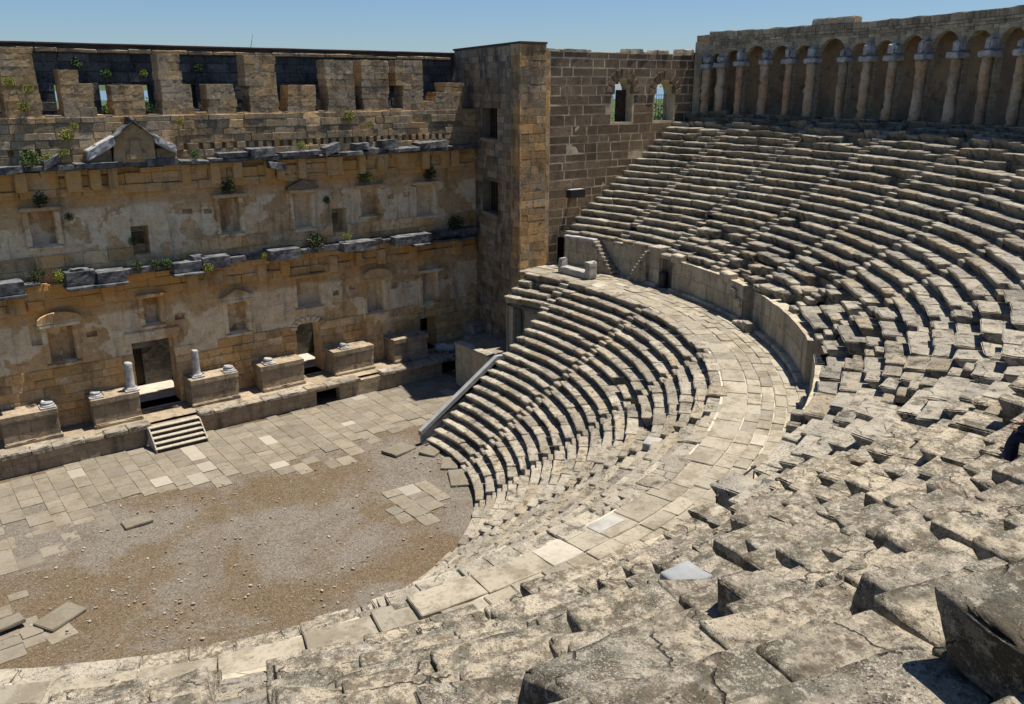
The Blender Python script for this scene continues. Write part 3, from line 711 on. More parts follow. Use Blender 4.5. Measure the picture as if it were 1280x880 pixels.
# marble bench at the tower end of the walkway
t = thing('stone_bench', 'pale broken stone bench with two upright ends near the tower door', 'stone bench', (24.5, 2.2, 8.53))
mb = MB(); box(mb, -.35, .35, -1.4, 1.4, 0, .45, .3, .05, .03, 1.2, 11); mb.build('seat', M['newstone'], t)
mb = MB(); box(mb, -.38, .42, -1.62, -1.2, .0, 1.15, .2, .09, .07, 1.6, 12); mb.build('bench_end', M['newstone'], t)
mb = MB(); box(mb, -.30, .30, 1.15, 1.5, .0, .98, .2, .10, .09, 1.8, 13); mb.build('bench_end', M['newstone'], t)

# ------------------------------------------------------------------ stage building
YF = 14.2
st = thing('stage_building', 'tall two-storey ochre stage building facade with niches, doors, pediment and broken cornices', 'stage building', (5, YF, 0)); so = np.array(st.location)
def sp(mb, name, mat, parent=None, smooth=False):
    return mb.build(name, M[mat], parent or st, smooth, so)
niU = [(-5.14, -3.92, 12.06, 13.90), (5.38, 6.59, 11.71, 13.85), (10.24, 11.42, 11.54, 13.80), (15.19, 16.43, 11.95, 13.77), (19.62, 21.05, 11.55, 13.68)]
niL = [(-5.21, -3.89, 5.24, 7.32), (.17, 1.05, 6.64, 8.27), (5.21, 6.41, 5.21, 7.18), (10.02, 11.70, 6.15, 8.14), (15.23, 16.58, 4.95, 7.24), (19.92, 21.11, 4.96, 7.22)]
holes = [(x, x+.24, 16.86+.03*math.sin(x*3), 17.34) for x in np.arange(7.4, 22.2, .56)] + [(x, x+.26, 16.9, 17.25) for x in (-5.6, -4.9, -4.3, 3.6, 4.5, 5.2, 5.9, 6.6)]
sock = [(-6.09, -5.49, 6.39, 7.64), (-3.2, -2.6, 6.4, 6.75), (1.9, 2.5, 6.6, 6.95), (12.6, 13.1, 6.6, 6.95), (13.9, 14.4, 6.8, 7.15), (17.2, 17.8, 6.4, 6.9), (18.6, 19.1, 6.3, 6.8), (21.9, 22.3, 6.5, 6.95), (17.3, 17.8, 12.9, 13.2), (18.6, 19.1, 12.95, 13.3), (3.1, 3.7, 13.1, 13.4), (4.4, 4.9, 13.0, 13.3)]
ops = [(-.81, 1.68, 1.3, 5.58, None), (9.72, 11.54, 1.3, 4.95, None), (19.6, 21.0, 1.3, 3.75, None), (.03, 1.02, 10.92, 12.62, None), (12.94, 14.01, 10.95, 12.58, None)]
ops += [(*n, .55) for n in niU+niL] + [(*n, .30) for n in holes] + [(*n, .22) for n in sock]
ops = [(float(round(a, 3)), float(round(b, 3)), float(round(c, 3)), float(round(d, 3)), e) for a, b, c, d, e in ops]
mb = MB(); wall(mb, -14, 24.95, 0, 18.95, ops, YF, 1.3, .3, .085, seed=11, top_rough=.06, wob=.06); sp(mb, 'front_wall', 'facade')
fops = [o[:4] for o in ops]; npad = [(a-.34, b+.34, c-.3, d+.75) for a, b, c, d in niU+niL]
mb = MB(); ashlar_face(mb, -14, 24.9, 16.45, 18.9, fops, YF, ident, .36, .52, .6, 1.5, .075, .016, 16, .02, .02, .4, .03); sp(mb, 'attic_course', 'atticblock')
mb = MB(); ashlar_face(mb, -14, 24.9, 1.2, 4.9, fops+npad, YF, ident, .44, .62, .7, 1.7, .065, .022, 17, .02, .02, .4, .10); ashlar_face(mb, -14, 24.9, 10.25, 11.45, fops+npad, YF, ident, .42, .6, .8, 1.8, .06, .022, 18, .02, .02, .4, .14); sp(mb, 'wall_course', 'facadeblock')
# attic: tall and short piers standing on the front wall
seedp = 400
def masonry(mb, x0, x1, y0, y1, z0, z1, course=.42, er=1.4, lean=.03, wid=.9):
    global seedp; z = z0
    while z < z1-.1:
        h = min(random.uniform(.75, 1.25)*course, z1-z); h = z1-z if z1-z-h < .15 else h
        L = x1-x0; n = max(1, int(round(L/wid+random.uniform(-.4, .4)))); cuts = [x0+random.gauss(0, lean)] + sorted(x0+L*(q+random.uniform(-.2, .2))/n for q in range(1, n)) + [x1+random.gauss(0, lean)]
        for a, b in zip(cuts[:-1], cuts[1:]):
            seedp += 1; P, Q = stone(b-a-.004, y1-y0+.01, h-.003, .2, .006, .006, er, seedp, .014, .004); mb.add(P + np.array([(a+b)/2, y0+random.gauss(0, .003), z+h]), Q)
        z += h
def pier(x0, x1, z0, z1, er=1.6):
    mb = MB(); masonry(mb, x0, x1, YF-.02+.05*random.random(), YF+1.25, z0, z1, .40, er*.9, .035, .75); sp(mb, 'attic_pier', 'atticblock')
for a, b, zt in ((-5.4, -3.62, 20.63), (-2.59, -.93, 20.67), (-.01, 1.75, 20.59), (2.69, 4.48, 20.63), (5.34, 7.04, 20.64), (7.95, 9.81, 20.64), (10.45, 12.36, 20.59), (13.21, 15.18, 20.54), (15.75, 17.74, 20.59), (18.88, 20.5, 20.65), (-8.6, -6.6, 20.6), (-11.4, -9.6, 20.6)): pier(a, b, 18.9, zt)
for a, b, z0, zt in ((-5.31, -3.68, 20.55, 22.43), (-2.58, -1.58, 20.6, 21.38), (2.72, 3.93, 20.55, 22.31), (7.8, 9.75, 20.55, 22.33), (13.15, 15.15, 20.5, 22.14), (15.72, 17.74, 20.5, 22.18), (18.35, 20.5, 20.55, 22.22), (-11.2, -9.7, 20.5, 22.3)): pier(a, b, z0, zt, 2.)
for a, b, z0, zt in ((20.8, 23.8, 18.9, 19.5), (21.5, 23.9, 19.4, 20.1), (22.3, 24.1, 20.0, 20.75), (20.6, 21.4, 18.9, 19.2)): pier(a, b, z0, zt, 2.4)
for a, b in ((-3.5, -2.7), (-.85, -.1), (1.85, 2.6), (4.55, 5.25), (7.1, 7.9), (9.9, 10.4), (12.45, 13.1), (15.25, 15.7), (17.8, 18.8), (20.55, 20.8)):
    mb = MB(); seedp += 1; box(mb, a, b, YF-.03, YF+.9, 18.85, 18.95+random.uniform(.03, .12), .3, .04, .03, 1.5, seedp); sp(mb, 'sill_block', 'attic')
# outer wall seen behind the attic piers
bw = [(-4.84, -4.5, 19.0, 20.6), (-2.05, -1.55, 19.2, 20.6), (.41, 1.1, 18.9, 20.6), (2.95, 3.5, 19.0, 20.6), (5.85, 6.2, 19.2, 20.6), (-.35, .75, 1.3, 3.9)]
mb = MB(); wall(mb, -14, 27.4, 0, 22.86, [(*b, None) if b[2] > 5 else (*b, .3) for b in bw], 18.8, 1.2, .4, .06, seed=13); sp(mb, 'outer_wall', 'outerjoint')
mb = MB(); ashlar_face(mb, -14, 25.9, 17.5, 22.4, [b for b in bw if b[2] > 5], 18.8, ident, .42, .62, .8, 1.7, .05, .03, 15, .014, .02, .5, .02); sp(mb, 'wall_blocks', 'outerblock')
mb = MB(); 
x = -14.
while x < 25.6:
    w = random.uniform(.9, 2.2); seedp += 1; box(mb, x, min(x+w-.02, 25.7), 18.55+random.gauss(0, .03), 18.9, 22.42, 22.66+random.gauss(0, .025), .5, .05, .04, 1.4, seedp); x += w
sp(mb, 'cap_course', 'attic')
mb = MB(); box(mb, -14, 26.6, 18.62, 20.1, 22.865, 22.98, 1.2, .02, .015, 1., 3); sp(mb, 'roof_coping', 'coping')
mb = MB(); box(mb, -.33, .73, 19.0, 19.07, 1.3, 3.88, .5, .02, 0); sp(mb, 'door', 'wood')
# side walls of the hollow stage house
mb = MB(); box(mb, -4.6, -3.9, 15.55, 18.75, 1.25, 5, .6, .05, .04); box(mb, 3.6, 4.3, 15.55, 18.75, 1.25, 5, .6, .05, .04); box(mb, 13.6, 14.3, 15.55, 18.75, 1.25, 5, .6, .05, .04); sp(mb, 'cross_wall', 'outer')
# entablatures: frieze bands, projecting bays, cornice blocks
def band(z0, z1, y0, name, mat, x0=-14, x1=24.6, lo=.7, hi=2.4, jit=.04, skip=0., top=None, d=None):
    global seedp; mb = MB(); x = x0
    while x < x1:
        w = min(random.uniform(lo, hi), x1-x)
        if random.random() > skip:
            seedp += 1; box(mb, x, x+w-.015, y0+random.gauss(0, jit), (YF+.05) if d is None else y0+d, z0+random.gauss(0, jit*.4), z1+random.gauss(0, jit*.8), .3, .025, .03, 1.5, seedp)
        x += w
    sp(mb, name, mat)
band(14.62, 15.1, 13.98, 'architrave', 'facade'); band(15.12, 15.75, 14.04, 'frieze', 'facade', jit=.05); band(15.77, 16.1, 13.82, 'dentil_course', 'facade', jit=.06, skip=.06)
band(16.1, 16.38, 13.35, 'upper_cornice', 'cornice', lo=.8, hi=2.3, jit=.07, skip=.13)
band(8.45, 8.95, 14.0, 'architrave', 'facade'); band(8.97, 9.5, 14.05, 'frieze', 'facade', jit=.05); band(9.52, 9.95, 13.75, 'lower_cornice', 'facade', jit=.07, skip=.05)
band(9.97, 10.24, 13.35, 'ledge', 'cornice', lo=.8, hi=2.6, jit=.09, skip=.10)
# brackets and stained bays under the upper cornice
for x in (-5.6, -3.1, -1.9, -.9, 3.2, 4.9, 6.3, 8.4, 9.1, 10.6, 12.6, 13.2, 15.0, 16.4, 17.9, 18.5, 20.0, 21.6, 22.4):
    mb = MB(); seedp += 1; w = random.uniform(.45, .8); box(mb, x, x+w, 13.66, 14.1, 14.75+random.uniform(0, .3), 16.08, .25, .03, .04, 1.6, seedp); sp(mb, 'bracket', 'facade')
for x, w in ((-6.9, .8), (-2.1, .7), (2.8, .7), (4.4, .6), (7.3, .55), (8.9, .6), (12.3, .6), (14.2, .6), (16.1, .6), (18.8, .5), (22.6, .7)):
    mb = MB(); seedp += 1; box(mb, x, x+w, 13.72, 14.1, 8.35+random.uniform(0, .3), 9.5, .3, .03, .04, 1.7, seedp); sp(mb, 'bracket', 'facade')
# loose-looking upper cornice fragments
for x0, x1, z0, z1, y0, tl in ((-6.4, -5.2, 16.1, 16.55, 13.1, .05), (-4.1, -3.3, 16.35, 16.95, 13.3, .5), (-2.6, -1.6, 16.2, 16.5, 13.2, -.02), (-1.6, -.4, 16.1, 16.55, 13.1, .04), (3.0, 4.6, 16.1, 16.4, 13.1, -.04), (4.8, 5.6, 16.2, 16.45, 13.2, .03), (5.4, 7.2, 16.3, 16.7, 13.3, 0), (7.3, 8.9, 16.3, 17.0, 13.15, .05), (8.4, 9.4, 15.5, 16.1, 12.95, -.2), (9.3, 12.0, 16.25, 16.62, 13.1, .02), (12.4, 13.4, 16.3, 17.0, 13.3, .28), (13.4, 15.0, 16.1, 16.45, 13.05, 0), (14.6, 15.6, 16.4, 17.0, 13.3, .0), (16.6, 17.8, 16.4, 17.15, 13.3, .06), (17.4, 19.4, 16.2, 16.55, 13.1, .03), (19.4, 21.8, 16.3, 16.9, 13.2, .05), (22.0, 24.2, 16.1, 16.5, 13.2, 0)):
    mb = MB(); seedp += 1; z1 = z0 + (z1-z0)*.78; P, Q = stone(x1-x0, .95, z1-z0, .18, .016, .02, 1.3, seedp, .03, .05); P[:, 2] += tl*P[:, 0]; mb.add(P + np.array([(x0+x1)/2, y0, z1]), Q); sp(mb, 'cornice_block', 'cornice')
# projecting cornice bays of the lower order
for x0, x1 in ((-7.6, -6.1), (-4.0, -.85), (1.85, 5.3), (7.85, 9.9), (13.0, 15.4), (16.95, 20.0), (20.8, 24.3)):
    k = 2 if x1-x0 > 2.6 else 1; xs = np.linspace(x0, x1, k+1); low_ = x0 > 20
    for a, b in zip(xs[:-1], xs[1:]):
        mb = MB(); seedp += 1; y0 = 12.75 if not low_ else 13.2
        box(mb, a+.01, b-.01, y0+random.gauss(0, .1), 14.1, 9.78, 10.40+random.gauss(0, .09), .2, .014, .014, 1.3, seedp, random.gauss(0, .02), .022)
        if random.random() < .75: box(mb, a-.06, b+.04, y0-.22, 14.0, 9.58, 9.74, .25, .025, .02, 1.5, seedp+900)
        sp(mb, 'cornice_block', 'cornice')
for x, z, s in ((-3.2, 10.6, .5), (3.4, 10.55, .4)):
    mb = MB(); seedp += 1; box(mb, x-s, x+s, 13.1, 13.9, 10.3, z+.1, .2, .12, .09, 2., seedp, .2); sp(mb, 'cornice_block', 'cornice')
# niche frames
def niche(x0, x1, z0, z1, ped):
    p = bpy.data.objects.new('niche_frame', None); COL.objects.link(p); p.parent = st; global seedp
    mb = MB(); seedp += 5
    box(mb, x0-.32, x0-.03, YF-.13, YF+.05, z0-.05, z1+.04, .3, .04, .03, 1.5, seedp); box(mb, x1+.03, x1+.32, YF-.13, YF+.05, z0-.05, z1+.04, .3, .04, .03, 1.5, seedp+1); sp(mb, 'jamb', 'facade', p)
    mb = MB(); box(mb, x0-.45, x1+.45, YF-.5, YF+.05, z1+.08, z1+.30, .25, .05, .03, 1.5, seedp+2); sp(mb, 'lintel', 'facade', p)
    mb = MB(); box(mb, x0-.25, x1+.25, YF-.24, YF+.05, z0-.26, z0-.08, .3, .04, .03, 1.4, seedp+3); sp(mb, 'sill', 'facade', p)
    m = (x0+x1)/2; w = (x1-x0)/2+.5; zb = z1+.31
    if ped:
        mb = MB(); poly = [(m-w, zb), (m+w, zb), (m+w, zb+.14), (m, zb+.62), (m-w, zb+.14)]
        if ped == 2: poly = [(m-w, zb), (m+w, zb)] + [(m+w*cos(t), zb+.12+.5*sin(t)) for t in np.linspace(0, pi, 11)]
        prism(mb, poly, 'y', YF-.5, YF+.04); prism(mb, [(a*.86+m*.14, b+.09) for a, b in poly], 'y', YF-.56, YF-.38) if False else None
        sp(mb, 'pediment', 'attic' if z1 > 10 else 'facade', p)
for n, pd in zip(niU, (0, 0, 1, 0, 0)): niche(*n, pd)
for n, pd in zip(niL, (2, 0, 1, 0, 2, 0)): niche(*n, pd)
# big central pediment above the upper cornice
pd = bpy.data.objects.new('pediment', None); COL.objects.link(pd); pd.parent = st
mb = MB(); prism(mb, [(-.55, 16.3), (1.75, 16.3), (1.75, 17.75), (.7, 18.55), (-.35, 17.85)], 'y', 13.45, 14.15); sp(mb, 'gable', 'pier', pd)
for (xa, za, xb, zb, hh, nm) in ((-.4, 17.78, .72, 18.68, .11, 'raking_cornice'), (.68, 18.68, 1.82, 17.72, .11, 'raking_cornice'), (-1.8, 17.1, -.5, 17.78, .55, 'carved_fragment'), (1.85, 17.78, 2.85, 17.2, .5, 'carved_fragment')):
    mb = MB(); seedp += 1; L = math.hypot(xb-xa, zb-za); P, Q = stone(L, .95, hh, .14, .03, .04, 1.6, seedp, .04); P[:, 2] += P[:, 0]*(zb-za)/(xb-xa); mb.add(P + np.array([(xa+xb)/2, 13.2, (za+zb)/2+.06]), Q); sp(mb, nm, 'marble' if nm[0] == 'c' else 'cornice', pd)
for x0, x1, z1 in ((-1.9, -.6, 17.0), (1.8, 3.0, 17.1), (-1.5, -.6, 17.4)):
    mb = MB(); seedp += 1; box(mb, x0, x1, 13.5, 14.15, 16.3, z1, .25, .08, .06, 1.7, seedp); sp(mb, 'backing_block', 'attic', pd)
for x, z, s in ((.68, 17.5, .26), (.68, 17.0, .34), (.3, 16.8, .18), (1.1, 16.8, .18)):
    mb = MB(); P, Q = stone(2*s, .14, 2*s, .12, .07, .05, 2, int(z*10)); mb.add(P + np.array([x, 13.34, z+s*.6]), Q); sp(mb, 'relief_carving', 'pier', pd)
# plain lintels over the doors, light posts
mb = MB(); box(mb, -1.2, 2.1, YF-.16, YF+.1, 5.62, 6.25, .4, .05, .04, 1.4, 71); sp(mb, 'door_lintel', 'facade')
mb = MB()
for k in range(9):
    a = pi*(k+.5)/9; P, Q = stone(.30, .2, .5, .2, .04, .03, 1.3, 80+k); c_, s_ = sin(pi/2-a), cos(pi/2-a)
    P = P + np.array([0, 0, .5+.85]); x_ = P[:, 0]*s_+P[:, 2]*c_; z_ = -P[:, 0]*c_+P[:, 2]*s_; mb.add(np.stack([10.63+x_*1.0, P[:, 1]+YF-.14, 4.6+z_*.62], 1), Q)
sp(mb, 'relieving_arch', 'facade')
# ------------------------------------------------------------------ stage podium, pedestals, columns
t = thing('stage_podium', 'low stone stage platform running along the foot of the facade', 'stage platform', (5, 11.3, 0)); o0 = np.array(t.location)
mb = MB(); wall(mb, -14, 19.6, -.1, 1.1, [(9.6, 11.3, -.05, .95, None)], 11.3, .6, .3, .06, seed=21); mb.build('front_face', M['podium'], t, origin=o0)
mb = MB(); x = -14.
while x < 20:
    w = random.uniform(.9, 2.0); seedp += 1
    if not (-1.35 < x+w*.5 < 1.9) and random.random() > .10:
        box(mb, x, x+w-.02, 11.12+random.gauss(0, .05), 12.0, 1.07, 1.33+random.gauss(0, .04), .35, .05, .05, 1.5, seedp)
    x += w
mb.build('edge_slab', M['seat'], t, origin=o0)
mb = MB(); GX = np.linspace(-14, 24, 90); GY = np.linspace(11.7, 14.25, 8); gx, gy = np.meshgrid(GX, GY, indexing='ij'); P = np.stack([gx.ravel(), gy.ravel(), gx.ravel()*0], 1); P[:, 2] = 1.27+.05*fbm(P*1.1, 4, 3)
I, J = np.meshgrid(np.arange(89), np.arange(7), indexing='ij'); I, J = I.ravel(), J.ravel(); mb.add(P, np.stack([I*8+J, (I+1)*8+J, (I+1)*8+J+1, I*8+J+1], 1)); mb.build('platform_top', M['podium'], t, origin=o0)
pl = ['massive stone pedestal block leftmost on the stage, with a marble column base', 'stone pedestal block just left of the central door, carrying a column shaft', 'stone pedestal block just right of the central door, carrying a column shaft and a base', 'stone pedestal block just left of the second door, topped by a marble base', 'stone pedestal block just right of the second door with a small base fragment', 'stone pedestal block nearest the tower, with a bare top']
PED = ((-8.4, -5.55), (-3.75, -1.15), (1.92, 4.9), (6.5, 9.4), (11.7, 14.7), (16.4, 19.2))
for (a, b), l in zip(PED, pl):
    t = thing('pedestal', l, 'pedestal', ((a+b)/2, 12.6, 1.3), 'pedestals along the stage'); o0 = np.array(t.location); seedp += 3
    mb = MB(); masonry(mb, a, b, 12.6, 14.12, 1.2, 2.72, .75, 1.3, .015, 1.5); mb.build('block', M['podium'], t, origin=o0)
    mb = MB(); masonry(mb, a-.04, b+.04, 12.52, 14.12, 2.73, 3.03, .3, 1.5, .03, 1.6); mb.build('cap', M['podium'], t, origin=o0)
    mb = MB(); box(mb, a-.05, b+.06, 12.45, 12.9, 1.2, 1.5, .3, .06, .04, 1.5, seedp+2); mb.build('foot_moulding', M['podium'], t, origin=o0)
def column(x, y, h, r, label):
    t = thing('column', label, 'column', (x, y, 3.04), 'column shafts on the stage')
    mb = MB(); mb.tube([(0, 0, .2), (0, 0, .3), (0, 0, h*.5), (.01, 0, h*.9), (.02, 0, h-.05), (.03, 0, h)], [r*1.1, r, r*.97, r*.92, r*.93, r*.75], 18); mb.build('shaft', M['marble'], t, True)
    base_part(t, r)
def base_part(t, r, loc=None):
    mb = MB(); mb.tube([(0, 0, .08), (0, 0, .1), (0, 0, .17), (0, 0, .2), (0, 0, .25)], [r*1.45, r*1.5, r*1.45, r*1.2, r*1.15], 18); mb.build('base_ring', M['marble'], t)
    mb = MB(); box(mb, -r*1.6, r*1.6, -r*1.6, r*1.6, 0, .09, .3, .02, .01, 1, 5); mb.build('plinth', M['marble'], t)
column(-1.42, 13.1, 1.75, .25, 'pale marble column shaft on the pedestal left of the central door')
column(2.55, 13.2, 1.75, .23, 'grey marble column shaft on the pedestal right of the central door')
for x, y, r, l in ((-5.98, 13.05, .26, 'round marble column base on the leftmost pedestal'), (-3.42, 13.1, .24, 'round marble column base on the left end of the pedestal beside the central steps'), (4.52, 13.05, .25, 'round marble column base on the right end of the pedestal right of the central door'), (7.15, 13.0, .24, 'stacked round marble base on the pedestal left of the second door'), (12.6, 13.0, .2, 'small white marble base fragment on the pedestal right of the second door')):
    t = thing('column_base', l, 'column base', (x, y, 3.035), 'marble column bases on the pedestals'); base_part(t, r)
    mb = MB(); mb.tube([(0, 0, .25), (0, 0, .3), (.01, 0, .36)], [r*1.2, r*1.25, r*1.1], 18); mb.build('upper_ring', M['marble'], t)
t = MB(); t.tube([(20.3, 13.3, 1.6), (20.5, 13.1, 1.6), (21.3, 12.4, 1.6), (21.45, 12.3, 1.6)], [.28, .33, .33, .29], 16); tag(t.build('fallen_column_drum', M['marble'], None, True), 'pale column drum lying on its side on the stage beside the tower', 'column drum')
# timber steps
t = thing('wooden_steps', 'short flight of five pale steps up to the stage in front of the central door', 'steps', (.25, 10.6, 0))
for k in range(5):
    z = .30 + .235*k; y0 = -1.0 + .29*k
    mb = MB(); box(mb, -1.55+.02*k, 1.5-.02*k, y0, y0+.36, z-.06, z, .5, .012, .006, 1, k); mb.build('tread', M['stepwood'], t)
    mb = MB(); box(mb, -1.48, 1.44, y0+.05, y0+.09, z-.30, z-.062, .5, .01, .004, 1, k); mb.build('riser', M['wood'], t)
for s in (-1.5, 1.46):
    mb = MB(); prism(mb, [(-1.0, 0), (.55, 0), (.55, 1.2), (.15, 1.2), (-1.0, .25)], 'x', s-.03, s+.03); mb.build('stringer', M['stepwood'], t)
# rubble at the tower corner of the stage
mb = MB()
for k in range(16):
    q = random.uniform(.2, .5); x, y = random.uniform(19.6, 23.4), random.uniform(11.0, 13.5); z = 1.25 if y > 11.9 else .02
    box(mb, x, x+q, y, y+q*.8, z-.1, z+q*.6, .2, .03, .03, 1.5, 700+k, random.uniform(0, 3), .01)
tag(mb.build('fallen_stones', M['podium']), 'heap of fallen dark stones at the tower corner of the stage', 'stones', kind='stuff')

# ------------------------------------------------------------------ tower, side wall
CO = np.array([22.75, 6., 0.]); DV = np.array([2.15, 8.2, 0.])/math.hypot(2.15, 8.2); LT = 12.8
tw = thing('stage_tower', 'tall grey corner tower closing the right end of the stage, with an ochre-stained front edge', 'tower', (22.75, 6, 0)); o0 = np.array(tw.location)
FR = frame(CO + DV*LT, -DV); T = lambda d: LT - d
mb = MB(); wall(mb, 0, LT-.55, 0, 23.1, [(T(7.0), T(4.0), 16.97, 19.1, .9), (T(7.0), T(3.9), 11.7, 14.0, .9)], 0, .9, .35, .02, FR, seed=31); mb.build('stage_side_face', M['towermortar'], tw, origin=o0)
mb = MB(); ashlar_face(mb, 0, LT-.3, 1.0, 23.05, [(T(7.0), T(4.0), 16.97, 19.1), (T(7.0), T(3.9), 11.7, 14.0)], 0, FR, .42, .6, .7, 1.6, .012, .03, 6, .006, .008, .5, .02); mb.build('stone_blocks', M['towerblock'], tw, origin=o0)
mb = MB(); wall(mb, 22.72, 24.9, 0, 23.1, (), 6.0, .9, .35, .02, seed=32); mb.build('corner_pier', M['towermortar'], tw, origin=o0)
mb = MB(); ashlar_face(mb, 22.66, 24.93, 5.0, 23.08, [], 6.0, ident, .42, .62, .7, 1.3, .012, .026, 7, .006, .008, .4, .0); ashlar_face(mb, -.95, .03, 5.0, 23.08, [], 0, frame((22.72, 6.0, 0), (0, -1)), .42, .62, .9, 1.0, .012, .012, 7, .006, .008, .4, .0); mb.build('stone_blocks', M['pierblock'], tw, origin=o0)
mb = MB(); poly = [(22.7, 5.93), (24.95, 5.93), (24.95, 7.2), (28.5, 18.6), (26.0, 18.6)]; prism(mb, poly, 'z', 23.11, 23.24); mb.build('coping', M['coping'], tw, origin=o0)
for zz, d0 in ((16.97, 5.5), (11.7, 5.45)):
    mb = MB()
    for k in range(6): P, Q = stone(.1, .1, 2.1, 2, .01, .005, 1, k); P[:, 1] += .55; P[:, 0] += T(d0)-1.2+.48*k; P[:, 2] += zz+2.1; mb.add(FR(P), Q)
    for k in range(5): P, Q = stone(2.9, .08, .1, 2, .01, .005, 1, k); P[:, 1] += .62; P[:, 0] += T(d0); P[:, 2] += zz+.35+.42*k; mb.add(FR(P), Q)
    mb.build('window_lattice', M['wood'], tw, origin=o0)
    mb = MB(); P, Q = stone(3.2, .4, .25, .4, .05, .03, 1.4, int(zz)); P[:, 1] -= .12; P[:, 0] += T(d0); P[:, 2] += zz-.01; mb.add(FR(P), Q); mb.build('sill', M['tower'], tw, origin=o0)
mb = MB(); box(mb, 23.3, 25.6, 12.6, 14.1, 1.2, 2.9, .4, .12, .1, 2, 61); box(mb, 22.7, 24.4, 10.5, 13.0, 1.0, 2.2, .4, .12, .1, 2, 62); mb.build('buttress_footing', M['tower'], tw, origin=o0)
sw = thing('side_wall', 'dark brown block wall with pale joints and two arched windows, rising beside the upper seats', 'stone wall', (24.9, 6.1, 0)); o0 = np.array(sw.location)
mb = MB(); wall(mb, 24.9, 42.2, 5.5, 22.75, [(31.1, 33.08, 18.05, 21.05, None, True), (35.35, 37.5, 18.05, 20.95, None, True), (26.2, 27.57, 8.2, 10.35, 1.0)], 6.12, 1.1, .33, .012, seed=41, top_rough=.05); mb.build('wall_face', M['sidemortar'], sw, origin=o0)
mb = MB(); ashlar_face(mb, 25.35, 42.1, 5.6, 22.72, [(31.0, 33.18, 18.0, 20.1), (31.35, 32.85, 20.1, 20.75), (31.7, 32.5, 20.75, 21.05), (35.3, 37.55, 18.0, 20.1), (35.6, 37.2, 20.1, 20.7), (35.95, 36.9, 20.7, 20.95), (26.15, 27.62, 8.1, 10.4)], 6.115, ident, .52, .74, .9, 2.2, .005, .10, 5, .003, .005); mb.build('stone_blocks', M['sideblock'], sw, origin=o0)
for m, w in ((32.09, .99), (36.42, 1.07)):
    mb = MB(); zc = (21.05 if m < 34 else 20.95)-w
    for k in range(9):
        a = pi*(k+.5)/9; P, Q = stone(.36, .16, .62, .25, .012, .008, 1.1, 50+k); P[:, 2] += w+.64; ca, sa = cos(a), sin(a)
        x_ = P[:, 0]*sa + P[:, 2]*ca; z_ = -P[:, 0]*ca + P[:, 2]*sa; mb.add(np.stack([m+x_, P[:, 1]+6.04, zc+z_], 1), Q)
    mb.build('arch_stones', M['sideblock'], sw, origin=o0)
mb = MB(); box(mb, 32.15, 33.05, 6.75, 6.95, 18.06, 20.25, .5, .03, .01); mb.build('shutter', M['wood'], sw, origin=o0)
mb = MB()
for k in range(9): mb.tube([(35.4+.25*k, 6.9, 18.05), (35.4+.25*k, 6.9, 19.9)], [.016, .016], 6)
for z in (18.2, 19.0, 19.88): mb.tube([(35.36, 6.9, z), (37.48, 6.9, z)], [.018, .018], 6)
mb.build('railing', M['metal'], sw, origin=o0)
mb = MB(); x = 25.
while x < 40:
    w = random.uniform(.6, 1.6); seedp += 1
    if random.random() < .75: box(mb, x, x+w, 6.05, 7.1, 22.65, 22.85+random.random()**3*.35, .3, .06, .06, 1.7, seedp)
    x += w
mb.build('cap_stones', M['arcade'], sw, origin=o0)
mb = MB(); box(mb, 24.9, 25.3, 6.03, 6.3, 5.5, 22.7, .4, .05, .05, 1.6, 64); mb.build('pilaster', M['pier'], sw, origin=o0)
mb = MB(); box(mb, 26.22, 27.55, 7.0, 7.1, 8.2, 10.33, .5, .02, .005); mb.build('door', M['wood'], sw, origin=o0)
t = thing('floodlight', 'black floodlight box on a bracket on the dark block wall', 'floodlight', (27.4, 6.0, 13.4))
mb = MB(); box(mb, -.68, .68, -.62, -.12, -.3, .25, .4, .04, 0); mb.build('housing', M['metal'], t)
mb = MB(); box(mb, -.62, .62, -.6, -.14, .252, .27, .4, .005, 0); mb.build('top_plate', M['newstone'], t)
mb = MB(); box(mb, -.1, .1, -.2, .15, -.1, .1, .4, .01, 0); mb.build('bracket', M['metal'], t)
mb = MB(); mb.tube([(0, 0, 0), (.12, 0, .5), (.22, 0, .95)], [.02, .012, .006], 6); o = mb.build('antenna', M['metal']); o.location = (10.32, 19.4, 22.97); tag(o, 'thin leaning antenna rod on the coping of the stage building', 'antenna')

# ------------------------------------------------------------------ side entrance platform and parapet
t = thing('side_entrance', 'flat-topped stone vault of the side entrance beside the lower seats', 'entrance vault', (19.4, 5.5, 0)); o0 = np.array(t.location)
FX = frame((19.4, 9.15, 0), (0, -1))
mb = MB(); wall(mb, 0, 7.5, 0, 3.05, [(2.9, 5.6, 0, 2.3, None, True)], 0, .8, .3, .05, FX, seed=51); mb.build('vault_front', M['diaz'], t, origin=o0)
mb = MB(); wall(mb, 19.4, 24.0, 0, 3.05, (), 9.15-.5, .5, .4, .04, lambda P: P*np.array([1, -1, 1])+np.array([0, 18.3, 0]), seed=52) if False else box(mb, 19.45, 24.2, 8.55, 9.14, 0, 3.0, .4, .05, .04, 1.2, 91); mb.build('back_face', M['diaz'], t, origin=o0)
mb = MB(); box(mb, 19.33, 20.0, 1.75, 9.2, 3.02, 3.2, .4, .04, .03, 1.3, 92); mb.build('edge_slab', M['seat'], t, origin=o0)
mb = MB(); box(mb, 20.0, 24.4, 1.75, 9.3, 2.8, 3.12, .6, .04, .04, 1, 93); mb.build('roof', M['walk'], t, origin=o0)
t = thing('stone_parapet', 'smooth pale grey sloping parapet wall along the cut end of the lower seats', 'parapet', (11.7, 1.3, 0)); o0 = np.array(t.location)
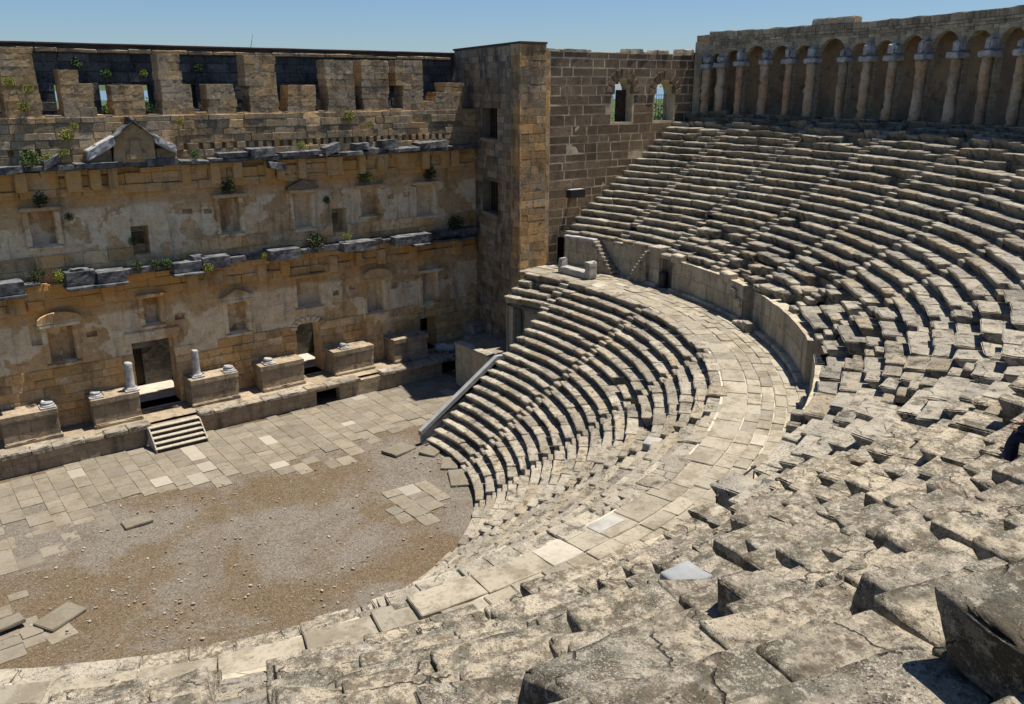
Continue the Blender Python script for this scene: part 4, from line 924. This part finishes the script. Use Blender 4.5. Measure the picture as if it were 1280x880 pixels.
mb = MB(); prism(mb, [(11.75, -.1), (19.2, -.1), (19.2, 4.2), (17.35, 4.25), (11.75, .75)], 'y', 1.36, 1.58); mb.build('wall_body', M['bluestone'], t, origin=o0)
mb = MB(); prism(mb, [(11.66, .62), (17.38, 4.20), (19.3, 4.12), (19.3, 4.38), (17.34, 4.50), (11.66, .90)], 'y', 1.30, 1.62); mb.build('coping', M['bluestone'], t, origin=o0)

# ------------------------------------------------------------------ arcade
ar = thing('arcade_gallery', 'vaulted arcade of brick pillars and arches crowning the top of the seating', 'arcade', (39.7, 0, 18.5)); o0 = np.array(ar.location)
R0 = 39.75; angs = [-8.0, -6.79, -5.0, -2.6, .46, 3.33, 6.06, 9.83, 12.49, 15.33, 18.67, 22.35, 25.72, 29.14, 32.5, 35.9, 39.3, 42.7, 46]
ops = []
for a, b in zip(angs[:-1], angs[1:]):
    xa, xb = rad(a)*R0+.2, rad(b)*R0-.2
    if xb-xa > .4: ops.append((round(xa, 3), round(xb, 3), 18.35, round(min(23.45, 22.35+(xb-xa)*.5), 3), None, True))
mb = MB(); wall(mb, rad(-8.6)*R0, rad(46)*R0, 18.2, 23.62, ops, 0, .4, .35, .04, pframe(R0), seed=61); mb.build('arch_wall', M['arcade'], ar, origin=o0)
mb = MB(); wall(mb, rad(-6.9)*R0, rad(46)*R0, 23.6, 24.32, (), .02, .75, .35, .06, pframe(R0), .06, seed=62); ashlar_face(mb, rad(-6.9)*R0, rad(46)*R0, 22.9, 24.3, [(o[0]-.1, o[1]+.1, 18, o[3]+.12) for o in ops], -.01, pframe(R0), .14, .26, .25, .7, .05, .02, 9, .02, .02, .5, .06); P, Q = stone(3.4, .8, .45, .3, .08, .08, 2, 8); mb.add(polar(P, R0, rad(7.6), 24.7, R0), Q); mb.build('parapet', M['arcadeblock'], ar, origin=o0)
mb = MB(); wall(mb, rad(-8.8)*41.2, rad(46)*41.2, 18.2, 24.2, (), 0, .6, .4, .06, pframe(41.2), seed=63, wob=.05); mb.build('rear_wall', M['plaster'], ar, origin=o0)
mb = MB(); A = np.linspace(rad(-8.8), rad(46), 120); V = []; prof = [(R0+.38, 23.45), (R0+.7, 23.8), (R0+1.1, 23.8), (41.3, 23.3), (41.3, 24.1), (R0+.36, 24.1), (R0+.38, 23.45)]
for r, z in prof: V.append(np.stack([r*np.cos(A), -r*np.sin(A), A*0+z], 1))
n = len(A); mb.add(np.concatenate(V), [(k*n+i, k*n+i+1, (k+1)*n+i+1, (k+1)*n+i) for k in range(len(prof)-1) for i in range(n-1)]); mb.build('vault', M['plaster'], ar, origin=o0)
for k, a in enumerate(angs[1:-1]):
    aa = rad(a); p = np.array([(R0-.28)*cos(aa), -(R0-.28)*sin(aa), 0]); zt = 21.75 + .2*min(1, k/3)
    mb = MB(); zs = np.linspace(18.5, zt, 15); rr = random.uniform(.25, .33); lean = random.gauss(0, .05); mb.tube([p + np.array([random.gauss(0, .022), random.gauss(0, .022)+lean*(z-18.5)/3.4, z]) for z in zs], [rr*1.25]+[rr*(1+random.gauss(0, .08)) for z in zs[1:-1]]+[rr*1.05], 12); pil = mb.build('pillar', M['pillarblock'], ar, True, o0)
    mb = MB(); seedp += 2; P, Q = stone(.95 if k % 3 else .7, .8, .32, .2, .05, .04, 1.7, seedp); mb.add(polar(P, R0-.62, aa, zt+.30, R0), Q)
    s = random.uniform(.42, .62); hh = random.uniform(.4, .8); P, Q = stone(s, .65, hh, .15, .12, .09, 2.2, seedp+1); P[:, 0] *= 1 + .35*P[:, 2]/hh*-1*0; mb.add(polar(P, R0-.52, aa, zt+.28+hh, R0), Q); mb.build('capital', M['marble'], pil, False, o0)
sheet('gallery_floor', [(39.3*cos(t), -39.3*sin(t)) for t in np.linspace(rad(-8.7), rad(132), 70)] + [(47*cos(t), -47*sin(t)) for t in np.linspace(rad(132), rad(-8.7), 70)], 18.50, M['rubble']) if False else None
mb = MB(); A = np.linspace(rad(-8.7), rad(132), 160); n = len(A); V = []
for r, z in ((39.5, 18.52), (43.5, 18.5), (60, 12), (90, -1)): V.append(np.stack([r*np.cos(A), -r*np.sin(A), A*0+z], 1))
mb.add(np.concatenate(V), [(k*n+i, k*n+i+1, (k+1)*n+i+1, (k+1)*n+i) for k in range(3) for i in range(n-1)]); tag(mb.build('hillside_ground', M['rubble']), kind='structure')

# ------------------------------------------------------------------ plants
def tuft_mesh(name, seed, n, s, ls, tall):
    rs = np.random.default_rng(seed); mb = MB()
    for k in range(n):
        v = rs.normal(size=3); v /= np.linalg.norm(v); v *= rs.random()**.45; p = v*np.array([1, .7, tall]) + np.array([0, 0, tall*.75]); p *= s
        d = rs.normal(size=3) + v*1.2; d /= np.linalg.norm(d); e = np.cross(d, rs.normal(size=3)); e /= np.linalg.norm(e); l = ls*rs.uniform(.6, 1.3); w = l*.38
        mb.add([p, p+d*l*.5+e*w, p+d*l, p+d*l*.5-e*w], [(0, 1, 2, 3)])
    return mb
def stem_mb(s, tall):
    mb = MB()
    for k in range(4): mb.tube([(0, 0, -.08), (random.gauss(0, .2)*s, random.gauss(0, .1)*s, tall*s*.6), (random.gauss(0, .5)*s, random.gauss(0, .3)*s, tall*s*1.2)], [.02, .014, .006], 5)
    return mb
protos = {}
def plant(x, y, z, s, kind, label, tall=.8):
    key = (kind, tall)
    t = thing('wild_plant', label, 'plant', (x, y, z), 'plants growing on the ruin'); t.rotation_euler = (0, 0, random.uniform(0, 6)); t.scale = (s, s, s)
    if key not in protos:
        a = tuft_mesh('foliage', len(protos)+3, 420, 1., .2, tall).build('foliage', M[kind], t); b = stem_mb(1., tall).build('stem', M['stem'], t); protos[key] = (a, b)
    else:
        for q in protos[key]:
            c = q.copy(); COL.objects.link(c); c.parent = t
AT = 13.9
PL = [(-5.0, AT, 20.55, .35, 'leafy', 'yellow-green plant high on the leftmost attic pier, beside its top step'), (-4.2, AT, 20.2, .3, 'leafy', 'yellow-green plant at the right edge of the leftmost attic pier'), (-4.5, AT, 19.3, .36, 'leafy', 'lowest yellow-green plant on the leftmost attic pier'),
      (-2.7, AT, 17.7, .42, 'leafy', 'round yellow-green bush on the bare wall left of the pediment'), (-2.2, AT, 18.3, .26, 'leafy', 'small yellow sprig just above the round bush left of the pediment'), (-4.7, 13.6, 16.5, .55, 'leafg', 'large green bush on the upper cornice at the left edge of the picture'), (-3.75, 13.6, 16.55, .38, 'leafy', 'yellow-brown plant on the upper cornice beside the large green bush'), (-3.0, 13.6, 16.85, .3, 'leafy', 'small yellow plant behind the tilted cornice fragment left of the pediment'),
      (3.5, AT, 18.4, .26, 'leafy', 'small yellow plant on the wall just right of the pediment peak'), (14.5, AT, 18.4, .42, 'leafy', 'bright yellow-green plant under the attic piers toward the tower'), (16.0, AT, 17.95, .24, 'leafy', 'tiny yellow plant above the row of square beam holes'),
      (-4.5, 13.85, 14.3, .5, 'leafd', 'dark bush on the lintel of the leftmost upper niche'), (-3.2, 13.85, 13.35, .3, 'leafd', 'dark tuft on the wall right of the leftmost upper niche'), (5.9, 13.8, 14.3, .52, 'leafd', 'wide dark bush over the second upper niche'), (15.4, 13.8, 14.3, .5, 'leafg', 'green bush over the fourth upper niche'), (12.5, 13.9, 13.05, .32, 'leafd', 'dark round tuft above the right upper window'), (20.6, 13.8, 14.15, .6, 'leafd', 'wide dark growth over the upper niche nearest the tower'), (4.0, 13.4, 16.4, .35, 'leafg', 'green tuft on the upper cornice at the right foot of the pediment'), (10.8, 13.5, 16.65, .35, 'leafy', 'bright plant on the middle of the upper cornice'),
      (-.1, 13.4, 10.2, .42, 'leafd', 'dark tuft on the lower ledge under the left upper window'), (.9, 13.4, 10.15, .4, 'leafd', 'dark grassy tuft on the lower ledge right of the left upper window'), (1.6, 13.3, 10.2, .38, 'leafg', 'bright green plant at the left end of the dark cornice bay'), (3.8, 12.7, 9.75, .34, 'leafy', 'yellow-green plant hanging over the dark cornice bay beside the central door'), (-4.3, 13.2, 10.2, .4, 'leafy', 'yellow-green plant left of the cornice bay above the column'), (13.5, 13.3, 10.55, .34, 'leafy', 'bright yellow plant on the ledge under the right upper window'), (7.6, 13.3, 9.95, .3, 'leafy', 'yellow plant at the left end of the small white cornice bay'), (17.7, 13.0, 9.8, .26, 'leafy', 'yellow sprig on the cornice bay nearest the tower'), (22.6, 13.6, 10.3, .75, 'leafd', 'wide dark growth on the ledge in the tower corner'), (11.3, 13.5, 10.2, .7, 'leafd', 'dark bush on the ledge just left of the right upper window'), (-5.3, 13.6, 10.2, .5, 'leafd', 'dark tuft on the ledge at the far left edge of the facade'), (.05, 14.15, 11.6, .35, 'leafg', 'green plant climbing the left jamb of the left upper window'),
      (.75, 18.9, 18.9, .4, 'leafy', 'yellow-green plant in the third outer wall window'), (3.2, 18.9, 19.0, .42, 'leafg', 'bright green plant in the fourth outer wall window'), (-.7, 18.6, 21.6, .4, 'leafg', 'pale plant on the dark outer wall above the capped pier'), (.9, 18.65, 21.1, .35, 'leafg', 'pale tuft on the dark outer wall above the third window'), (3.0, 18.65, 21.1, .32, 'leafy', 'yellow tuft on the dark outer wall left of a tall pier'), (6.4, 18.65, 21.5, .33, 'leafg', 'grey-green tuft on the dark outer wall right of a tall pier')]
for p in PL: plant(*p)
# trees outside, seen through the windows
def tree(x, y, h, label, sd):
    t = thing('tree', label, 'tree', (x, y, -.6), 'trees beyond the ruin')
    mb = MB(); mb.tube([(0, 0, 0), (.1, 0, h*.25), (0, .1, h*.55)], [.3, .22, .12], 8)
    for k in range(6): a = k*1.05; mb.tube([(0, .05, h*(.3+.04*k)), (cos(a)*h*.13, sin(a)*h*.13, h*.5), (cos(a)*h*.24, sin(a)*h*.24, h*(.6+.04*k))], [.1, .06, .03], 5)
    mb.build('trunk', M['stem'], t)
    rs = np.random.default_rng(sd); mb = MB()
    for c in range(22):
        cc = rs.normal(size=3)*np.array([.17, .17, .15])*h + np.array([0, 0, h*.68])
        for k in range(60):
            p = cc + rs.normal(size=3)*h*.055; d = rs.normal(size=3); d /= np.linalg.norm(d); e = np.cross(d, rs.normal(size=3)); e /= np.linalg.norm(e); l = .42
            mb.add([p, p+d*l*.5+e*l*.3, p+d*l, p+d*l*.5-e*l*.3], [(0, 1, 2, 3)])
    mb.build('crown', M['leafg'], t)
for i, (x, y, h) in enumerate(((62, 36, 18.5), (80, 54, 18), (70, 36, 19), (90, 62, 17), (10.3, 60, 19), (18, 72, 18.5), (5.2, 57, 18.8), (88, 54, 18.5))):
    tree(x, y, h, ['bushy green tree seen through the left arched window', 'tall green tree behind the left arched window', 'green tree seen through the right arched window', 'far green tree behind the arched windows', 'green tree glimpsed through the outer wall window by the pediment', 'far green tree behind the outer wall', 'green tree glimpsed through the left outer wall window', 'green tree behind the right arched window'][i], 50+i)

# ------------------------------------------------------------------ loose blocks, rail
def on_upper(r): i = int(np.clip((r-26.92)/.632, 0, 17)); return 10.45 + .417*(i+1)
def loose(name, a, r, z, L, D, H, rot, mat, label, cat, seed, tilt=(0, 0), cell=.08, group=None, e=.032, er=1.3, fine=.015):
    P, Q = stone(L, D, H, cell, e, .04, er, seed, fine, .13 if name == 'loose_seat_block' else .02); P[:, 1] -= D/2; mb = MB(); mb.add(P, Q); o = mb.build(name, M[mat], None, True)
    o.location = (r*cos(rad(a)), -r*sin(rad(a)), z); o.rotation_euler = (tilt[0], tilt[1], -rad(a)-pi/2+rot); tag(o, label, cat, group); return o
loose('replacement_block', 59.1, 20.9, 7.16, .7, .6, .42, 0, 'newstone', 'clean white replacement block among the weathered lower seats', 'stone block', 3, cell=.4, fine=0, er=.6)
loose('replacement_block', 82.8, 23.6, 8.54, 1.15, .5, .12, 0, 'newstone', 'clean white replacement slab on the walkway edge', 'stone slab', 4, cell=.4, fine=0, er=.6)
loose('replacement_block', 98.7, 33.4, 14.72, .50, .42, .2, .1, 'bluestone', 'smooth blue-grey block among the tan near seats', 'stone block', 5, fine=.004, er=.8)
loose('replacement_block', 110.2, 26.0, 8.22, 2.6, 1.3, .2, 0, 'bluestone', 'long smooth grey slab at the near end of the walkway', 'stone slab', 6, cell=.3, fine=.0, er=.6)
loose('loose_seat_block', 102.22, 38.9, 18.30, 1.1, .75, .56, -.12, 'near', 'big dark block with a sheer shaded side in the bottom right corner', 'stone block', 21, (0, .04), .045)
loose('loose_seat_block', 100.6, 37.4, 17.3, .95, .62, .42, -.08, 'near', 'long lichened block just behind the big corner block', 'stone block', 22, (.05, -.03), .05)
loose('loose_seat_block', 100.5, 35.55, 16.12, .6, .5, .42, .25, 'near', 'squat dark pitted block standing out of the near seats', 'stone block', 23, (.05, .12), .05, er=2.2)
loose('loose_seat_block', 104.4, 37.4, 17.38, 1.1, .7, .4, .1, 'near', 'pale block with a black gap at its left end at the bottom of the picture', 'stone block', 24, (.03, -.06), .05)
loose('loose_seat_block', 90.1, 30.4, 12.85, .75, .55, .42, .2, 'near', 'dark rounded block at mid height of the near seats', 'stone block', 25, (.08, .1), .06, er=2.4)
A_ = np.array([27.0*cos(rad(82.5)), -27.0*sin(rad(82.5)), 10.55]); B_ = np.array([26.75*cos(rad(76.9)), -26.75*sin(rad(76.9)), 10.42])
t = thing('handrail', 'thin dark metal handrail at the edge of the near seats above the walkway', 'handrail', A_)
mb = MB(); mb.tube([(0, 0, 0), tuple(B_-A_)], [.03, .03], 8); mb.build('rail', M['metal'], t)
for f in (.02, .98):
    mb = MB(); q = (B_-A_)*f; mb.tube([tuple(q), tuple(q-np.array([0, 0, .75]))], [.022, .022], 6); mb.build('post', M['metal'], t)

# ------------------------------------------------------------------ seated visitor at the right edge
def skin_body(name, joints, edges, mat, parent, sub=2):
    me = bpy.data.meshes.new(name); me.from_pydata([j[0] for j in joints], edges, []); o = link(name, me, mat, parent)
    m = o.modifiers.new('skin', 'SKIN')
    for v, j in zip(me.skin_vertices[0].data, joints): v.radius = (j[1], j[2] if len(j) > 2 else j[1])
    me.skin_vertices[0].data[0].use_root = True
    s = o.modifiers.new('sub', 'SUBSURF'); s.levels = sub; s.render_levels = sub
    return o
def person(loc, rz):
    t = thing('person', 'seated person in a navy jacket at the right edge of the picture, leaning forward', 'person', loc); t.rotation_euler = (0, 0, rz)
    J = [((0, 0, .12), .15, .17), ((0, -.04, .32), .14, .17), ((0, -.14, .52), .15, .19), ((0, -.19, .62), .09, .1), ((0, -.22, .70), .055), ((0, -.25, .78), .075, .07), ((0, -.26, .88), .095, .085), ((0, -.255, .96), .06),
         ((.11, -.04, .10), .10), ((.16, -.46, .14), .075), ((.16, -.50, -.12), .06), ((.16, -.46, -.36), .045), ((.17, -.58, -.39), .04),
         ((-.11, -.04, .10), .10), ((-.16, -.46, .14), .075), ((-.16, -.50, -.12), .06), ((-.16, -.46, -.36), .045), ((-.17, -.58, -.39), .04),
         ((.20, -.17, .57), .065), ((.27, -.24, .33), .05), ((.18, -.44, .25), .038), ((.14, -.50, .24), .028), ((-.20, -.17, .57), .065), ((-.27, -.24, .33), .05), ((-.18, -.44, .25), .038), ((-.14, -.50, .24), .028)]
    E = [(0, 1), (1, 2), (2, 3), (3, 4), (4, 5), (5, 6), (6, 7), (0, 8), (8, 9), (9, 10), (10, 11), (11, 12), (0, 13), (13, 14), (14, 15), (15, 16), (16, 17), (2, 18), (18, 19), (19, 20), (20, 21), (2, 22), (22, 23), (23, 24), (24, 25)]
    skin_body('body', J, E, M['skin'], t)
    grow = lambda ids, g: [(J[i][0], J[i][1]+g, (J[i][2] if len(J[i]) > 2 else J[i][1])+g) for i in ids]
    skin_body('jacket', grow([0, 1, 2, 3], .03) + grow([18, 19, 20], .025) + grow([22, 23, 24], .025), [(0, 1), (1, 2), (2, 3), (2, 4), (4, 5), (5, 6), (2, 7), (7, 8), (8, 9)], M['navy'], t)
    skin_body('trousers', grow([0], .02) + grow([8, 9, 10, 11], .022) + grow([13, 14, 15, 16], .022), [(0, 1), (1, 2), (2, 3), (3, 4), (0, 5), (5, 6), (6, 7), (7, 8)], M['jeans'], t)
    skin_body('hair', [((0, -.225, .86), .10, .10), ((0, -.235, .95), .085, .09), ((0, -.19, .78), .06, .07)], [(0, 1), (0, 2)], M['hair'], t)
    for s in (1, -1):
        skin_body('shoe', [((s*.16, -.45, -.40), .05), ((s*.165, -.54, -.42), .045), ((s*.17, -.63, -.43), .038)], [(0, 1), (1, 2)], M['metal'], t, 1)
        for f in range(5):
            a = (f-2)*.3; L = (.055, .085, .092, .085, .068)[f]; b = np.array([s*.135 - s*.008*f, -.50, .245 + .009*(f-2)]); d = np.array([-s*(.55+.1*f), -.8, .25*(f == 0)-.15]); d /= np.linalg.norm(d)
            skin_body('finger', [(tuple(b), .011), (tuple(b+d*L*.5), .0095), (tuple(b+d*L*.8+np.array([0, .0, -.02])), .0085)], [(0, 1), (1, 2)], M['skin'], t, 1)
    return t
a = rad(88.5); rr = 34.75; person((rr*cos(a), -rr*sin(a), on_upper(rr)-.48), pi - a + pi/2 + .2)

# ------------------------------------------------------------------ camera, light, sky
cd = bpy.data.cameras.new('camera'); cam = bpy.data.objects.new('camera', cd); COL.objects.link(cam)
f, pitch, roll, yw = 1058.262, .30407, -.001, .65295
from mathutils import Matrix, Vector
cyw, syw, cp, sp_ = cos(yw), sin(yw), cos(pitch), sin(pitch)
fw = Vector((syw*cp, cyw*cp, -sp_)); rt = Vector((cyw, -syw, 0)); upv = rt.cross(fw)
r2 = rt*cos(roll) + upv*sin(roll); u2 = -rt*sin(roll) + upv*cos(roll)
cam.matrix_world = Matrix(((r2[0], u2[0], -fw[0], CAM[0]), (r2[1], u2[1], -fw[1], CAM[1]), (r2[2], u2[2], -fw[2], CAM[2]), (0, 0, 0, 1)))
cd.sensor_width = 36; cd.lens = 36*f/1280; cd.clip_start = .05; cd.clip_end = 9000; SC.camera = cam
EL = rad(71.5); SUN = Vector((.97*cos(EL), -.245*cos(EL), sin(EL))).normalized()
sl = bpy.data.lights.new('sun', 'SUN'); sl.energy = 5.0; sl.angle = rad(.5); sl.color = (1., .945, .86)
so_ = bpy.data.objects.new('sun', sl); COL.objects.link(so_); so_.rotation_euler = SUN.to_track_quat('Z', 'Y').to_euler()
w = bpy.data.worlds.new('World'); SC.world = w; w.use_nodes = True; nt = w.node_tree; nt.nodes.clear()
sky = nt.nodes.new('ShaderNodeTexSky'); sky.sky_type = 'NISHITA'; sky.sun_disc = False; sky.sun_elevation = EL; sky.sun_rotation = math.atan2(SUN.x, SUN.y)
sky.altitude = 0; sky.air_density = 1.; sky.dust_density = .3; sky.ozone_density = 6.
bg = nt.nodes.new('ShaderNodeBackground'); bg.inputs[1].default_value = .06; wo = nt.nodes.new('ShaderNodeOutputWorld')
tn = nt.nodes.new('ShaderNodeMix'); tn.data_type = 'RGBA'; tn.blend_type = 'MULTIPLY'; tn.inputs[0].default_value = 1.; tn.inputs[7].default_value = (.82, .92, 1.06, 1.)
nt.links.new(sky.outputs[0], tn.inputs[6]); nt.links.new(tn.outputs[2], bg.inputs[0]); nt.links.new(bg.outputs[0], wo.inputs[0])
SC.view_settings.view_transform = 'Standard'; SC.view_settings.look = 'None'; SC.view_settings.exposure = .64; SC.view_settings.gamma = 1
SC.cycles.use_denoising = True; SC.cycles.max_bounces = 8; SC.cycles.diffuse_bounces = 7
bpy.context.view_layer.update()
